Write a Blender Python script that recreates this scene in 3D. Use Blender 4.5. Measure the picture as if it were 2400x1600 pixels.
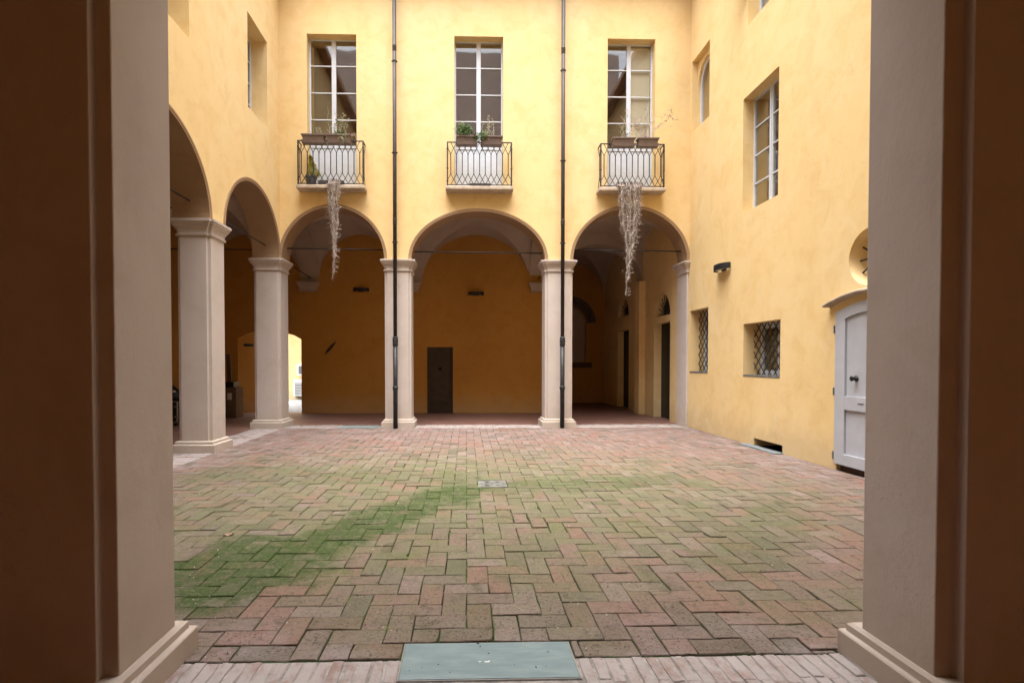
import bpy, bmesh, math, random
from mathutils import Vector, Matrix
from mathutils.geometry import tessellate_polygon
R = math.radians
scene = bpy.context.scene
for o in list(bpy.data.objects):
    bpy.data.objects.remove(o)

# ------------------------------------------------------------------ camera
cam_data = bpy.data.cameras.new("camera")
cam = bpy.data.objects.new("camera", cam_data)
scene.collection.objects.link(cam)
cam.location = (0, 0, 1.5)
cam.rotation_euler = (R(90 - 1.1), 0, R(-1.5))
cam_data.sensor_width = 36
cam_data.lens = 18.45
cam_data.shift_x = 0.0312
cam_data.shift_y = 0.0307
cam_data.clip_start = 0.02
cam_data.clip_end = 500
scene.camera = cam

# ------------------------------------------------------------------ sky, sun, exposure
SUN_ELEV, SUN_ROT = R(80), R(200)
world = bpy.data.worlds.new("World")
scene.world = world
world.use_nodes = True
wn, wl = world.node_tree.nodes, world.node_tree.links
wn.clear()
sky = wn.new("ShaderNodeTexSky")
sky.sky_type = 'NISHITA'
sky.sun_disc = False
sky.sun_elevation = SUN_ELEV
sky.sun_rotation = SUN_ROT
sky.air_density = 1.0
sky.dust_density = 6.0
hs = wn.new("ShaderNodeHueSaturation")          # overcast: the blue of the clear sky is greyed out
hs.inputs['Saturation'].default_value = 0.42
bg = wn.new("ShaderNodeBackground")
bg.inputs['Strength'].default_value = 0.15
wo = wn.new("ShaderNodeOutputWorld")
wl.new(sky.outputs[0], hs.inputs['Color'])
wl.new(hs.outputs[0], bg.inputs['Color'])
wl.new(bg.outputs[0], wo.inputs['Surface'])
sun_data = bpy.data.lights.new("sun", 'SUN')
sun_data.energy = 1.5
sun_data.angle = R(70)
sun_data.color = (1.0, 0.985, 0.96)
sun = bpy.data.objects.new("sun", sun_data)
scene.collection.objects.link(sun)
sun.location = (0, 0, 30)
# the lamp's -Z points from the sun: same azimuth as the sky's sun_rotation
sd = Vector((math.sin(SUN_ROT) * math.cos(SUN_ELEV), math.cos(SUN_ROT) * math.cos(SUN_ELEV), math.sin(SUN_ELEV)))
sun.rotation_euler = (-sd).to_track_quat('-Z', 'Y').to_euler()
vs = scene.view_settings
vs.view_transform = 'Standard'
vs.look = 'None'
vs.gamma = 1.0
vs.use_curve_mapping = False
vs.exposure = 2.2
scene.cycles.use_denoising = True
scene.cycles.max_bounces = 8
scene.cycles.diffuse_bounces = 5
scene.cycles.glossy_bounces = 4
scene.cycles.transparent_max_bounces = 12
scene.cycles.sample_clamp_indirect = 6

# ------------------------------------------------------------------ node helpers and materials
class NT:
    def __init__(s, name):
        s.m = bpy.data.materials.new(name)
        s.m.use_nodes = True
        s.n, s.l = s.m.node_tree.nodes, s.m.node_tree.links
        s.n.clear()
        s.out = s.n.new("ShaderNodeOutputMaterial")
        s.pos = s.n.new("ShaderNodeNewGeometry").outputs['Position']
    def put(s, sock, v):
        if isinstance(v, (int, float)):
            sock.default_value = v
        elif isinstance(v, (tuple, list)):
            sock.default_value = tuple(v) + ((1.0,) if len(v) == 3 and len(sock.default_value) == 4 else ())
        else:
            s.l.new(v, sock)
    def math(s, op, a, b=0.0, c=0.0, clamp=False):
        n = s.n.new("ShaderNodeMath"); n.operation = op; n.use_clamp = clamp
        for i, v in enumerate((a, b, c)):
            s.put(n.inputs[i], v)
        return n.outputs[0]
    def mapping(s, vec=None, scale=(1, 1, 1), loc=(0, 0, 0), rot=(0, 0, 0)):
        n = s.n.new("ShaderNodeMapping")
        s.put(n.inputs['Vector'], vec or s.pos)
        n.inputs['Scale'].default_value = scale; n.inputs['Location'].default_value = loc; n.inputs['Rotation'].default_value = rot
        return n.outputs[0]
    def noise(s, scale, detail=4, rough=0.55, vec=None, dist=0.0):
        n = s.n.new("ShaderNodeTexNoise")
        s.put(n.inputs['Vector'], vec or s.pos)
        n.inputs['Scale'].default_value = scale; n.inputs['Detail'].default_value = detail
        n.inputs['Roughness'].default_value = rough; n.inputs['Distortion'].default_value = dist
        return n.outputs[0]
    def range(s, v, a, b, c=0.0, d=1.0, smooth=True):
        n = s.n.new("ShaderNodeMapRange"); n.clamp = True
        n.interpolation_type = 'SMOOTHSTEP' if smooth else 'LINEAR'
        for i, x in enumerate((v, a, b, c, d)):
            s.put(n.inputs[i], x)
        return n.outputs[0]
    def mix(s, f, a, b, mode='MIX'):
        n = s.n.new("ShaderNodeMix"); n.data_type = 'RGBA'; n.blend_type = mode
        s.put(n.inputs[0], f); s.put(n.inputs[6], a); s.put(n.inputs[7], b)
        return n.outputs[2]
    def dot(s, v):
        n = s.n.new("ShaderNodeVectorMath"); n.operation = 'DOT_PRODUCT'
        s.put(n.inputs[0], s.pos); n.inputs[1].default_value = v
        return n.outputs['Value']
    def xyz(s):
        n = s.n.new("ShaderNodeSeparateXYZ"); s.put(n.inputs[0], s.pos); return n.outputs
    def bump(s, h, strength=0.3, dist=0.01):
        n = s.n.new("ShaderNodeBump"); n.inputs['Strength'].default_value = strength; n.inputs['Distance'].default_value = dist
        s.put(n.inputs['Height'], h); return n.outputs[0]
    def done(s, col, rough=0.85, normal=None, metallic=0.0, spec=0.3):
        b = s.n.new("ShaderNodeBsdfPrincipled")
        s.put(b.inputs['Base Color'], col); s.put(b.inputs['Roughness'], rough)
        s.put(b.inputs['Metallic'], metallic); b.inputs['Specular IOR Level'].default_value = spec
        if normal is not None: s.put(b.inputs['Normal'], normal)
        s.l.new(b.outputs[0], s.out.inputs['Surface'])
        return s.m

def plaster(name, base, dark, pale, grain=0.5, streak=True):
    t = NT(name)
    big = t.range(t.noise(0.55, 5, 0.6), 0.38, 0.68)
    med = t.range(t.noise(2.6, 6, 0.65, dist=0.6), 0.42, 0.72)
    col = t.mix(t.math('MULTIPLY', big, 0.55), base, pale)
    col = t.mix(t.math('MULTIPLY', med, 0.5), col, dark)
    if streak:
        st = t.range(t.noise(1.0, 5, 0.6, vec=t.mapping(scale=(2.2, 2.2, 0.25))), 0.52, 0.78)
        col = t.mix(t.math('MULTIPLY', st, 0.22), col, dark)
        sw = t.range(t.noise(7.0, 5, 0.7, vec=t.mapping(scale=(1, 1, 0.6), rot=(0.5, 0.4, 0)), dist=1.4), 0.55, 0.8)
        col = t.mix(t.math('MULTIPLY', sw, 0.14), col, dark)
        # damp grey foot of the wall, broken up by noise
        foot = t.math('MULTIPLY', t.range(t.math('ADD', t.xyz()[2], t.math('MULTIPLY', t.noise(3.0, 5), -0.9)), -0.45, 0.25, 1.0, 0.0), 0.35)
        col = t.mix(foot, col, (0.36, 0.29, 0.20))
    if streak:
        pock = t.range(t.noise(13, 4, 0.65), 0.70, 0.74)
        col = t.mix(t.math('MULTIPLY', pock, 0.4), col, dark)
        patch = t.range(t.noise(0.9, 3, 0.5, dist=1.5), 0.60, 0.64)
        col = t.mix(t.math('MULTIPLY', patch, 0.25), col, pale)
        crack = t.math('MULTIPLY', t.range(t.math('ABSOLUTE', t.math('SUBTRACT', t.noise(0.8, 7, 0.72, dist=0.4), 0.5)), 0.0, 0.0035, 1.0, 0.0), t.range(t.noise(0.35, 2), 0.53, 0.6))
        col = t.mix(t.math('MULTIPLY', crack, 0.35), col, (0.30, 0.20, 0.10))
    fine = t.noise(46, 6, 0.7)
    mid = t.noise(5.5, 5, 0.6, vec=t.mapping(scale=(1, 1, 0.55)), dist=0.25)
    h = t.math('ADD', t.math('MULTIPLY', fine, 0.22), mid)
    return t.done(col, 0.92, t.bump(h, grain, 0.012), spec=0.15)

def simple(name, col, rough=0.6, metallic=0.0, var=0.15, scale=9.0, spec=0.4, bump=0.0):
    t = NT(name)
    f = t.range(t.noise(scale, 5, 0.6), 0.3, 0.7)
    c = t.mix(f, tuple(x * (1 - var) for x in col), tuple(min(1, x * (1 + var)) for x in col))
    nrm = t.bump(t.noise(scale * 6, 5, 0.6), bump, 0.004) if bump else None
    return t.done(c, rough, nrm, metallic, spec)

M = {}
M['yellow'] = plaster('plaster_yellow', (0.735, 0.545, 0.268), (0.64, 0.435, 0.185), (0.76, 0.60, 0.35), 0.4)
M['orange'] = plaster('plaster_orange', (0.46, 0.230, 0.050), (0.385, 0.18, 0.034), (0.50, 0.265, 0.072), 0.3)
M['greige'] = plaster('plaster_greige', (0.535, 0.47, 0.43), (0.46, 0.395, 0.35), (0.585, 0.525, 0.49), 0.30, True)
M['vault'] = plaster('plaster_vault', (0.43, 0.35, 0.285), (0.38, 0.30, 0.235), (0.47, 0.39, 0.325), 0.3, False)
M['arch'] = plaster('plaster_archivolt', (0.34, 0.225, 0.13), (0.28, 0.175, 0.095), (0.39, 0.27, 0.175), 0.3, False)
M['warm'] = plaster('plaster_warm', (0.74, 0.40, 0.15), (0.64, 0.32, 0.11), (0.78, 0.46, 0.19), 0.3)  # brighter portico paint, chosen to bounce warm light onto the near piers
M['white'] = simple('white_paint', (0.57, 0.60, 0.65), 0.45, var=0.05)
M['greydoor'] = simple('grey_door_paint', (0.43, 0.45, 0.50), 0.5, var=0.05, scale=4)
M['iron'] = simple('wrought_iron', (0.035, 0.032, 0.034), 0.55, 0.3, var=0.3, scale=25)
M['pipe'] = simple('pipe_brown_paint', (0.034, 0.025, 0.024), 0.6, 0.0, var=0.25, scale=6)
M['castiron'] = simple('cast_iron', (0.030, 0.031, 0.034), 0.5, 0.3, var=0.25, scale=8)
M['lamp'] = simple('lamp_black', (0.016, 0.017, 0.020), 0.45, 0.1, var=0.2)
M['frost'] = simple('lamp_frosted', (0.62, 0.55, 0.46), 0.4, var=0.05)
M['stone'] = simple('sandstone', (0.44, 0.36, 0.28), 0.9, var=0.18, scale=7, bump=0.3)
M['palestone'] = simple('pale_stone', (0.125, 0.125, 0.115), 0.85, var=0.4, scale=10, bump=0.3)
M['bluestone'] = simple('blue_grey_stone', (0.15, 0.175, 0.19), 0.75, var=0.15, scale=12)
M['brownwood'] = simple('brown_wood', (0.085, 0.052, 0.034), 0.6, var=0.25, scale=8)
M['shutter'] = simple('shutter_brown', (0.17, 0.105, 0.075), 0.6, var=0.2)
M['doordark'] = simple('dark_door', (0.045, 0.030, 0.018), 0.6, var=0.2, scale=5)
M['planter'] = simple('planter_plastic', (0.155, 0.112, 0.095), 0.55, var=0.12)
M['pot'] = simple('pot_grey', (0.085, 0.08, 0.08), 0.6, var=0.2)
M['soil'] = simple('soil', (0.05, 0.035, 0.022), 0.95, var=0.4, scale=40)
M['dry'] = simple('dry_stems', (0.54, 0.475, 0.425), 0.9, var=0.4, scale=45)
M['drydark'] = simple('dry_stems_dark', (0.15, 0.105, 0.085), 0.9, var=0.4, scale=45)
M['palejoint'] = simple('lime_joint', (0.29, 0.265, 0.245), 0.95, var=0.35, scale=14)
M['dryleaf'] = simple('dry_leaf', (0.36, 0.235, 0.165), 0.85, var=0.4, scale=30)
M['leaf'] = simple('leaf_green', (0.075, 0.150, 0.032), 0.5, var=0.5, scale=22)
M['leafpale'] = simple('leaf_pale', (0.27, 0.31, 0.17), 0.55, var=0.4, scale=30)
M['conifer'] = simple('leaf_yellow', (0.42, 0.38, 0.02), 0.6, var=0.3, scale=30)
M['cardboard'] = simple('cardboard', (0.155, 0.095, 0.055), 0.85, var=0.12)
M['black'] = simple('black_plastic', (0.010, 0.0095, 0.009), 0.5, var=0.2)
M['steel'] = simple('steel_edge', (0.34, 0.35, 0.35), 0.35, 0.8, var=0.1)
M['paper'] = simple('paper_label', (0.62, 0.58, 0.53), 0.8, var=0.06)
M['rubber'] = simple('rubber', (0.02, 0.02, 0.02), 0.8, var=0.2)
M['acwhite'] = simple('casing_white', (0.66, 0.67, 0.68), 0.5, var=0.04)
M['acgrille'] = simple('casing_grille', (0.14, 0.15, 0.16), 0.6, var=0.15)
M['line'] = simple('road_paint', (0.72, 0.72, 0.70), 0.8, var=0.1)
M['blind'] = simple('blind_cream', (0.84, 0.81, 0.68), 0.8, var=0.04, scale=2)
M['dark'] = simple('dark_interior', (0.050, 0.036, 0.031), 0.9, var=0.1)  # dark tone stands in for the shade of unlit rooms and hollows
M['bluewhite'] = simple('blind_blue', (0.45, 0.58, 0.64), 0.7, var=0.06)
M['tile'] = simple('roof_tile', (0.34, 0.19, 0.12), 0.85, var=0.3, scale=5, bump=0.5)

def glass_pane():
    t = NT('window_glass')
    lw = t.n.new("ShaderNodeLayerWeight"); lw.inputs['Blend'].default_value = 0.35
    f = t.range(lw.outputs['Fresnel'], 0.0, 1.0, 0.09, 0.36, False)
    tr = t.n.new("ShaderNodeBsdfTransparent"); tr.inputs[0].default_value = (0.90, 0.90, 0.88, 1)
    gl = t.n.new("ShaderNodeBsdfGlossy"); gl.inputs['Roughness'].default_value = 0.02; gl.inputs[0].default_value = (0.95, 0.93, 0.9, 1)
    nz = t.noise(1.7, 2)
    t.put(gl.inputs['Normal'], t.bump(nz, 0.05, 0.02))
    mx = t.n.new("ShaderNodeMixShader")
    t.put(mx.inputs[0], f); t.l.new(tr.outputs[0], mx.inputs[1]); t.l.new(gl.outputs[0], mx.inputs[2])
    t.l.new(mx.outputs[0], t.out.inputs['Surface'])
    return t.m
M['glass'] = glass_pane()

def floor_glass():
    t = NT('walk_on_glass')
    c = t.mix(t.range(t.noise(5, 5, 0.6, vec=t.mapping(scale=(1, 4, 1))), 0.35, 0.7), (0.155, 0.225, 0.24), (0.21, 0.28, 0.292))
    sc = t.range(t.noise(16, 6, 0.7), 0.66, 0.78)
    c = t.mix(t.math('MULTIPLY', sc, 0.35), c, (0.55, 0.6, 0.6))
    x = t.xyz()
    d = t.math('ADD', t.math('POWER', t.math('MULTIPLY', t.math('SUBTRACT', x[0], 0.105), 1.0), 2.0), t.math('POWER', t.math('MULTIPLY', t.math('SUBTRACT', x[1], 2.60), 2.2), 2.0))
    spot = t.math('MULTIPLY', t.range(t.math('ADD', d, t.math('MULTIPLY', t.noise(70, 3), 0.004)), 0.0025, 0.0042, 1.0, 0.0), t.range(t.noise(38, 3, 0.6), 0.5, 0.58))
    c = t.mix(spot, c, (0.75, 0.77, 0.75))
    return t.done(c, 0.42, t.bump(t.noise(60, 3), 0.05, 0.002), spec=0.45)
M['floorglass'] = floor_glass()

def seg_mask(t, a, b, w, n, soft=0.6):
    """1 on the strip of half width w round the segment a-b (ground plan), ragged by the noise n."""
    dx, dy = b[0] - a[0], b[1] - a[1]; L = math.hypot(dx, dy); dx /= L; dy /= L
    al = t.math('SUBTRACT', t.dot((dx, dy, 0)), a[0] * dx + a[1] * dy)
    ac = t.math('ABSOLUTE', t.math('SUBTRACT', t.dot((-dy, dx, 0)), -a[0] * dy + a[1] * dx))
    over = t.math('MAXIMUM', t.math('MAXIMUM', t.math('MULTIPLY', al, -1.0), t.math('SUBTRACT', al, L)), 0.0)
    d = t.math('SQRT', t.math('ADD', t.math('MULTIPLY', over, over), t.math('MULTIPLY', ac, ac)))
    d = t.math('ADD', d, t.math('MULTIPLY', t.math('SUBTRACT', n, 0.5), 1.5 * w))
    return t.range(d, w * (1 - soft), w, 1.0, 0.0)

def brick_mat(name, joint=False):
    t = NT(name)
    n1 = t.noise(1.1, 5, 0.6)
    n2 = t.noise(4.5, 5, 0.65)
    n3 = t.noise(19, 5, 0.7)
    at = t.n.new("ShaderNodeAttribute"); at.attribute_name = 'tint'
    sp = t.n.new("ShaderNodeSeparateColor"); t.l.new(at.outputs['Color'], sp.inputs[0])
    rag = t.math('ADD', t.math('MULTIPLY', t.noise(2.4, 7, 0.75, dist=0.9), 1.05), t.math('MULTIPLY', sp.outputs[2], 0.0 if joint else 0.30))
    rag = t.math('ADD', rag, 0.0 if joint else -0.15)
    band = t.math('MAXIMUM', seg_mask(t, (-2.75, 2.6), (-1.6, 4.0), 0.72, rag, 0.45), seg_mask(t, (-1.6, 3.95), (-0.05, 6.15), 0.46, rag, 0.5))
    band = t.math('MAXIMUM', band, t.math('MULTIPLY', seg_mask(t, (0.1, 6.3), (2.6, 6.6), 0.55, rag), 0.5))
    band = t.math('MAXIMUM', band, t.math('MULTIPLY', seg_mask(t, (-0.2, 6.8), (-3.4, 7.2), 0.7, rag), 0.35))
    band = t.math('MAXIMUM', band, t.math('MULTIPLY', seg_mask(t, (2.0, 3.9), (3.2, 5.2), 0.45, rag), 0.35))
    x = t.xyz()
    # broad algae film over the middle of the court
    ex = t.math('POWER', t.math('MULTIPLY', t.math('ADD', x[0], 0.1), 1 / 4.5), 2.0)
    ey = t.math('POWER', t.math('MULTIPLY', t.math('SUBTRACT', x[1], 5.9), 1 / 3.3), 2.0)
    rr = t.math('ADD', t.math('SQRT', t.math('ADD', ex, ey)), t.math('MULTIPLY', t.math('SUBTRACT', n1, 0.5), 1.3))
    film = t.range(rr, 0.35, 1.35, 1.0, 0.0)
    spots = t.math('MULTIPLY', t.range(t.noise(2.3, 4, 0.6, dist=0.7), 0.60, 0.70), t.range(rr, 0.7, 1.3, 1.0, 0.0))
    if joint:
        c = t.mix(t.range(n2, 0.4, 0.62), (0.016, 0.014, 0.011), (0.034, 0.028, 0.021))
        g = t.math('MAXIMUM', band, t.math('MULTIPLY', t.range(t.noise(2.6, 5, 0.65), 0.42, 0.6), t.math('ADD', t.math('MULTIPLY', film, 0.7), 0.55)))
        c = t.mix(t.math('MINIMUM', g, 1.0), c, (0.030, 0.062, 0.010))
        br = t.math('MULTIPLY', t.range(t.noise(3.4, 4, 0.6), 0.6, 0.68), film)
        c = t.mix(br, c, (0.13, 0.20, 0.035))
        return t.done(c, 0.95, t.bump(t.noise(60, 4), 0.6, 0.006), spec=0.1)
    ramp = t.n.new("ShaderNodeValToRGB"); t.l.new(sp.outputs[0], ramp.inputs[0])
    e = ramp.color_ramp.elements
    cols = [(0.0, (0.172, 0.124, 0.108)), (0.22, (0.212, 0.136, 0.118)), (0.42, (0.222, 0.124, 0.100)), (0.62, (0.180, 0.134, 0.112)), (0.82, (0.240, 0.176, 0.160)), (1.0, (0.130, 0.105, 0.090))]
    e[0].position, e[0].color = 0.0, cols[0][1] + (1,)
    e[1].position, e[1].color = 1.0, cols[-1][1] + (1,)
    for p, c in cols[1:-1]:
        k = e.new(p); k.color = c + (1,)
    c = ramp.outputs[0]
    c = t.mix(t.math('MULTIPLY', t.range(n3, 0.42, 0.68), 0.45), c, (0.115, 0.088, 0.070))
    # pale lime bloom at the rim of the court (near kerb, foot of both side walls, far arcade)
    rim = t.math('MAXIMUM', t.range(x[1], 2.6, 3.25, 1.0, 0.0), t.range(x[0], 3.6, 5.2, 0.0, 0.9))
    rim = t.math('MAXIMUM', rim, t.range(x[0], -4.2, -3.3, 1.0, 0.0))
    rim = t.math('MAXIMUM', rim, t.range(x[1], 9.3, 12.0, 0.0, 0.75))
    bl = t.math('MULTIPLY', rim, t.range(t.noise(2.1, 6, 0.65), 0.40, 0.66))
    c = t.mix(t.math('MULTIPLY', bl, 0.55), c, (0.31, 0.265, 0.265))
    fl = t.math('MULTIPLY', film, t.range(t.math('ADD', t.noise(3.2, 6, 0.7, dist=0.5), t.math('MULTIPLY', sp.outputs[1], 0.22)), 0.40, 0.72, 0.20, 1.0))
    c = t.mix(t.math('MULTIPLY', fl, 0.85), c, (0.138, 0.138, 0.074))
    per = t.math('MULTIPLY', t.range(sp.outputs[1], 0.74, 0.95), t.range(t.noise(0.8, 4), 0.35, 0.6))
    c = t.mix(t.math('MULTIPLY', per, 0.45), c, (0.080, 0.080, 0.050))
    speck = t.noise(27, 6, 0.8)
    bm = t.math('MULTIPLY', band, t.math('MULTIPLY', t.range(t.noise(6, 6, 0.75), 0.36, 0.54, 0.45, 1.0), t.range(speck, 0.38, 0.54, 0.55, 1.0)))
    hal = t.math('MULTIPLY', t.range(t.noise(3.0, 6, 0.75, dist=0.4), 0.52, 0.66), film)
    c = t.mix(t.math('MULTIPLY', hal, t.range(speck, 0.42, 0.6, 0.1, 0.7)), c, (0.105, 0.135, 0.035))
    c = t.mix(t.math('MULTIPLY', bm, 0.95), c, (0.034, 0.066, 0.010))
    c = t.mix(t.math('MULTIPLY', spots, 0.7), c, (0.065, 0.072, 0.034))
    soot = t.range(t.noise(1.7, 6, 0.7, dist=0.5), 0.60, 0.76)
    c = t.mix(t.math('MULTIPLY', soot, 0.68), c, (0.070, 0.060, 0.050))
    grime = t.range(t.noise(9.5, 6, 0.75, dist=0.7), 0.53, 0.68)
    c = t.mix(t.math('MULTIPLY', grime, 0.55), c, (0.075, 0.066, 0.050))
    pit = t.math('MULTIPLY', t.range(t.noise(58, 3, 0.7), 0.57, 0.66), t.range(t.noise(4.5, 5, 0.7), 0.36, 0.58, 0.2, 1.0))
    c = t.mix(t.math('MULTIPLY', pit, 0.62), c, (0.040, 0.040, 0.026))
    chip = t.range(t.noise(74, 2, 0.5), 0.735, 0.76)
    c = t.mix(chip, c, (0.60, 0.55, 0.50))
    h = t.math('SUBTRACT', t.math('ADD', t.math('MULTIPLY', t.noise(16, 6, 0.7), 0.9), t.math('MULTIPLY', n3, 0.4)), t.math('MULTIPLY', pit, 0.5))
    return t.done(c, 0.85, t.bump(h, 0.9, 0.014), spec=0.25)
M['brick'] = brick_mat('courtyard_brick')
M['joint'] = brick_mat('brick_joint', True)

def edge_brick():
    t = NT('edge_brick')
    at = t.n.new("ShaderNodeAttribute"); at.attribute_name = 'tint'
    sp = t.n.new("ShaderNodeSeparateColor"); t.l.new(at.outputs['Color'], sp.inputs[0])
    c = t.mix(sp.outputs[0], (0.225, 0.150, 0.126), (0.30, 0.22, 0.195))
    bl = t.range(t.noise(7, 6, 0.7, vec=t.mapping(scale=(1, 0.6, 1))), 0.32, 0.56)
    c = t.mix(t.math('MULTIPLY', bl, 0.75), c, (0.40, 0.375, 0.37))
    pit = t.range(t.noise(48, 4, 0.75), 0.62, 0.70)
    c = t.mix(t.math('MULTIPLY', pit, 0.6), c, (0.12, 0.09, 0.07))
    return t.done(c, 0.9, t.bump(t.noise(22, 6, 0.7), 0.7, 0.012), spec=0.2)
M['edgebrick'] = edge_brick()

def portico_floor_mat():
    t = NT('portico_brick_floor')
    br = t.n.new("ShaderNodeTexBrick")
    t.put(br.inputs['Vector'], t.pos)
    br.inputs['Scale'].default_value = 1.0
    br.inputs['Brick Width'].default_value = 0.30; br.inputs['Row Height'].default_value = 0.15; br.inputs['Mortar Size'].default_value = 0.004
    br.inputs['Color1'].default_value = (0.16, 0.078, 0.062, 1); br.inputs['Color2'].default_value = (0.20, 0.105, 0.082, 1); br.inputs['Mortar'].default_value = (0.12, 0.075, 0.055, 1)
    c = t.mix(t.math('MULTIPLY', t.range(t.noise(2.5, 5, 0.6), 0.4, 0.7), 0.4), br.outputs[0], (0.24, 0.15, 0.125))
    return t.done(c, 0.55, t.bump(t.noise(9, 4), 0.15, 0.01), spec=0.4)
M['porticofloor'] = portico_floor_mat()
M['gravel'] = simple('outer_paving', (0.19, 0.20, 0.20), 0.9, var=0.28, scale=6, bump=0.4)
M['ground'] = simple('earth', (0.12, 0.10, 0.08), 0.95, var=0.2)

# ------------------------------------------------------------------ mesh and object helpers
COL = scene.collection
WORLD = {}                                     # object name -> world offset of its origin

def link(o, parent=None, at=(0, 0, 0)):
    COL.objects.link(o)
    at = Vector(at)
    if parent is not None:
        o.parent = parent
        o.location = at - WORLD[parent.name]
    else:
        o.location = at
    WORLD[o.name] = at
    return o

def tag(o, label=None, cat=None, group=None, kind=None):
    if label: o['label'] = label
    if cat: o['category'] = cat
    if group: o['group'] = group
    if kind: o['kind'] = kind
    return o

def thing(name, base, label, cat, group=None):
    o = bpy.data.objects.new(name, None)
    o.empty_display_size = 0.2
    link(o, None, base)
    return tag(o, label, cat, group)

class MB:
    def __init__(s):
        s.v, s.f, s.m = [], [], []
    def add(s, vs, fs, mi=0):
        k = len(s.v)
        s.v += [tuple(v) for v in vs]
        s.f += [[i + k for i in f] for f in fs]
        s.m += [mi] * len(fs)
        return s
    def box(s, fr, u0, u1, v0, v1, n0, n1, mi=0):
        p = [fr(u, v, n) for n in (n0, n1) for v in (v0, v1) for u in (u0, u1)]
        return s.add(p, [(0, 1, 3, 2), (4, 6, 7, 5), (0, 4, 5, 1), (2, 3, 7, 6), (0, 2, 6, 4), (1, 5, 7, 3)], mi)
    def tube(s, pts, r, sides=6, mi=0, cap=True):
        pts = [Vector(p) for p in pts]
        rs = r if isinstance(r, (list, tuple)) else [r] * len(pts)
        vs, fs = [], []
        ref = None
        for i, p in enumerate(pts):
            d = (pts[min(i + 1, len(pts) - 1)] - pts[max(i - 1, 0)])
            d = d.normalized() if d.length > 1e-9 else Vector((0, 0, 1))
            if ref is None or abs(ref.dot(d)) > 0.95:
                ref = Vector((1, 0, 0)) if abs(d.x) < 0.8 else Vector((0, 1, 0))
            a = d.cross(ref).normalized(); b = d.cross(a)
            for k in range(sides):
                q = 2 * math.pi * k / sides
                vs.append(p + (a * math.cos(q) + b * math.sin(q)) * rs[i])
        n = len(pts)
        for i in range(n - 1):
            for k in range(sides):
                k2 = (k + 1) % sides
                fs.append((i * sides + k, i * sides + k2, (i + 1) * sides + k2, (i + 1) * sides + k))
        if cap:
            fs.append(tuple(range(sides))[::-1]); fs.append(tuple((n - 1) * sides + k for k in range(sides)))
        return s.add(vs, fs, mi)
    def lathe(s, c, prof, seg=20, mi=0):
        c = Vector(c); vs, fs = [], []
        for r, z in prof:
            for k in range(seg):
                q = 2 * math.pi * k / seg
                vs.append(c + Vector((r * math.cos(q), r * math.sin(q), z)))
        for i in range(len(prof) - 1):
            for k in range(seg):
                k2 = (k + 1) % seg
                fs.append((i * seg + k, i * seg + k2, (i + 1) * seg + k2, (i + 1) * seg + k))
        fs.append(tuple(range(seg))[::-1]); fs.append(tuple((len(prof) - 1) * seg + k for k in range(seg)))
        return s.add(vs, fs, mi)
    def mesh(s, name, mats, smooth=False, normals=True):
        me = bpy.data.meshes.new(name)
        me.from_pydata(s.v, [], s.f)
        for m in (mats if isinstance(mats, (list, tuple)) else [mats]):
            me.materials.append(M[m] if isinstance(m, str) else m)
        me.polygons.foreach_set('material_index', s.m)
        if smooth: me.polygons.foreach_set('use_smooth', [True] * len(s.f))
        if normals:
            bm = bmesh.new(); bm.from_mesh(me); bmesh.ops.recalc_face_normals(bm, faces=bm.faces); bm.to_mesh(me); bm.free()
        me.update()
        return me
    def build(s, name, mats, parent=None, at=(0, 0, 0), smooth=False, bevel=0.0, normals=True):
        o = bpy.data.objects.new(name, s.mesh(name, mats, smooth, normals))
        if bevel:
            b = o.modifiers.new('edge', 'BEVEL'); b.width = bevel; b.segments = 2; b.limit_method = 'ANGLE'; b.angle_limit = R(40)
        return link(o, parent, at)

def dup(o, parent, at):
    c = o.copy()
    c.parent = None
    return link(c, parent, at)

# frames: (u along the wall, v up, n out of the wall face)
YB, YW, XL, XR, YN = 15.7, 12.15, -4.25, 5.2, 2.77
def W_(u, v, n): return (u, v, n)                 # world: box(x, y, z)
def FB(u, v, n): return (u, YW - n, v)            # far facade, looks to the camera
def FP(u, v, n): return (u, YB - n, v)            # far wall of the portico behind it
def FL(u, v, n): return (XL + n, u, v)            # side facade with two arches
def FR(u, v, n): return (XR - n, u, v)            # side facade with windows only
def FN(u, v, n): return (u, 2.683 - 0.0317 * u + n, v)            # near facade, above the camera
SPR, TOP = 3.87, 10.4

def arch(c, a, z0, rise, n=36):
    """left spring to right spring"""
    return [(c - a * math.cos(math.pi * i / n), z0 + rise * math.sin(math.pi * i / n)) for i in range(n + 1)]

def wall(fr, outline, holes, t, name, parent, mats=('yellow', 'arch'), arcs=(), n0=0.0):
    """flat wall with openings: outline and holes in (u, v); edges lying on an arc of `arcs` get material 1"""
    mb = MB()
    loops = [outline] + list(holes)
    flat = [p for l in loops for p in l]
    tris = tessellate_polygon([[Vector((p[0], p[1], 0)) for p in l] for l in loops])
    arcset = {(round(p[0], 4), round(p[1], 4)) for a in arcs for p in a}
    N = len(flat)
    mb.add([fr(p[0], p[1], n0) for p in flat] + [fr(p[0], p[1], n0 - t) for p in flat], [tuple(x) for x in tris] + [tuple(i + N for i in x[::-1]) for x in tris], 0)
    k = 0
    for l in loops:
        for i in range(len(l)):
            j = (i + 1) % len(l)
            on = all((round(l[q][0], 4), round(l[q][1], 4)) in arcset for q in (i, j))
            mb.f.append([k + i, k + j, k + j + N, k + i + N]); mb.m.append(1 if on and abs(l[i][1] - l[j][1]) + abs(l[i][0] - l[j][0]) < 0.4 else 0)
        k += len(l)
    return mb.build(name, list(mats), parent)

def rect(u0, u1, v0, v1): return [(u0, v0), (u0, v1), (u1, v1), (u1, v0)]

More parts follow.
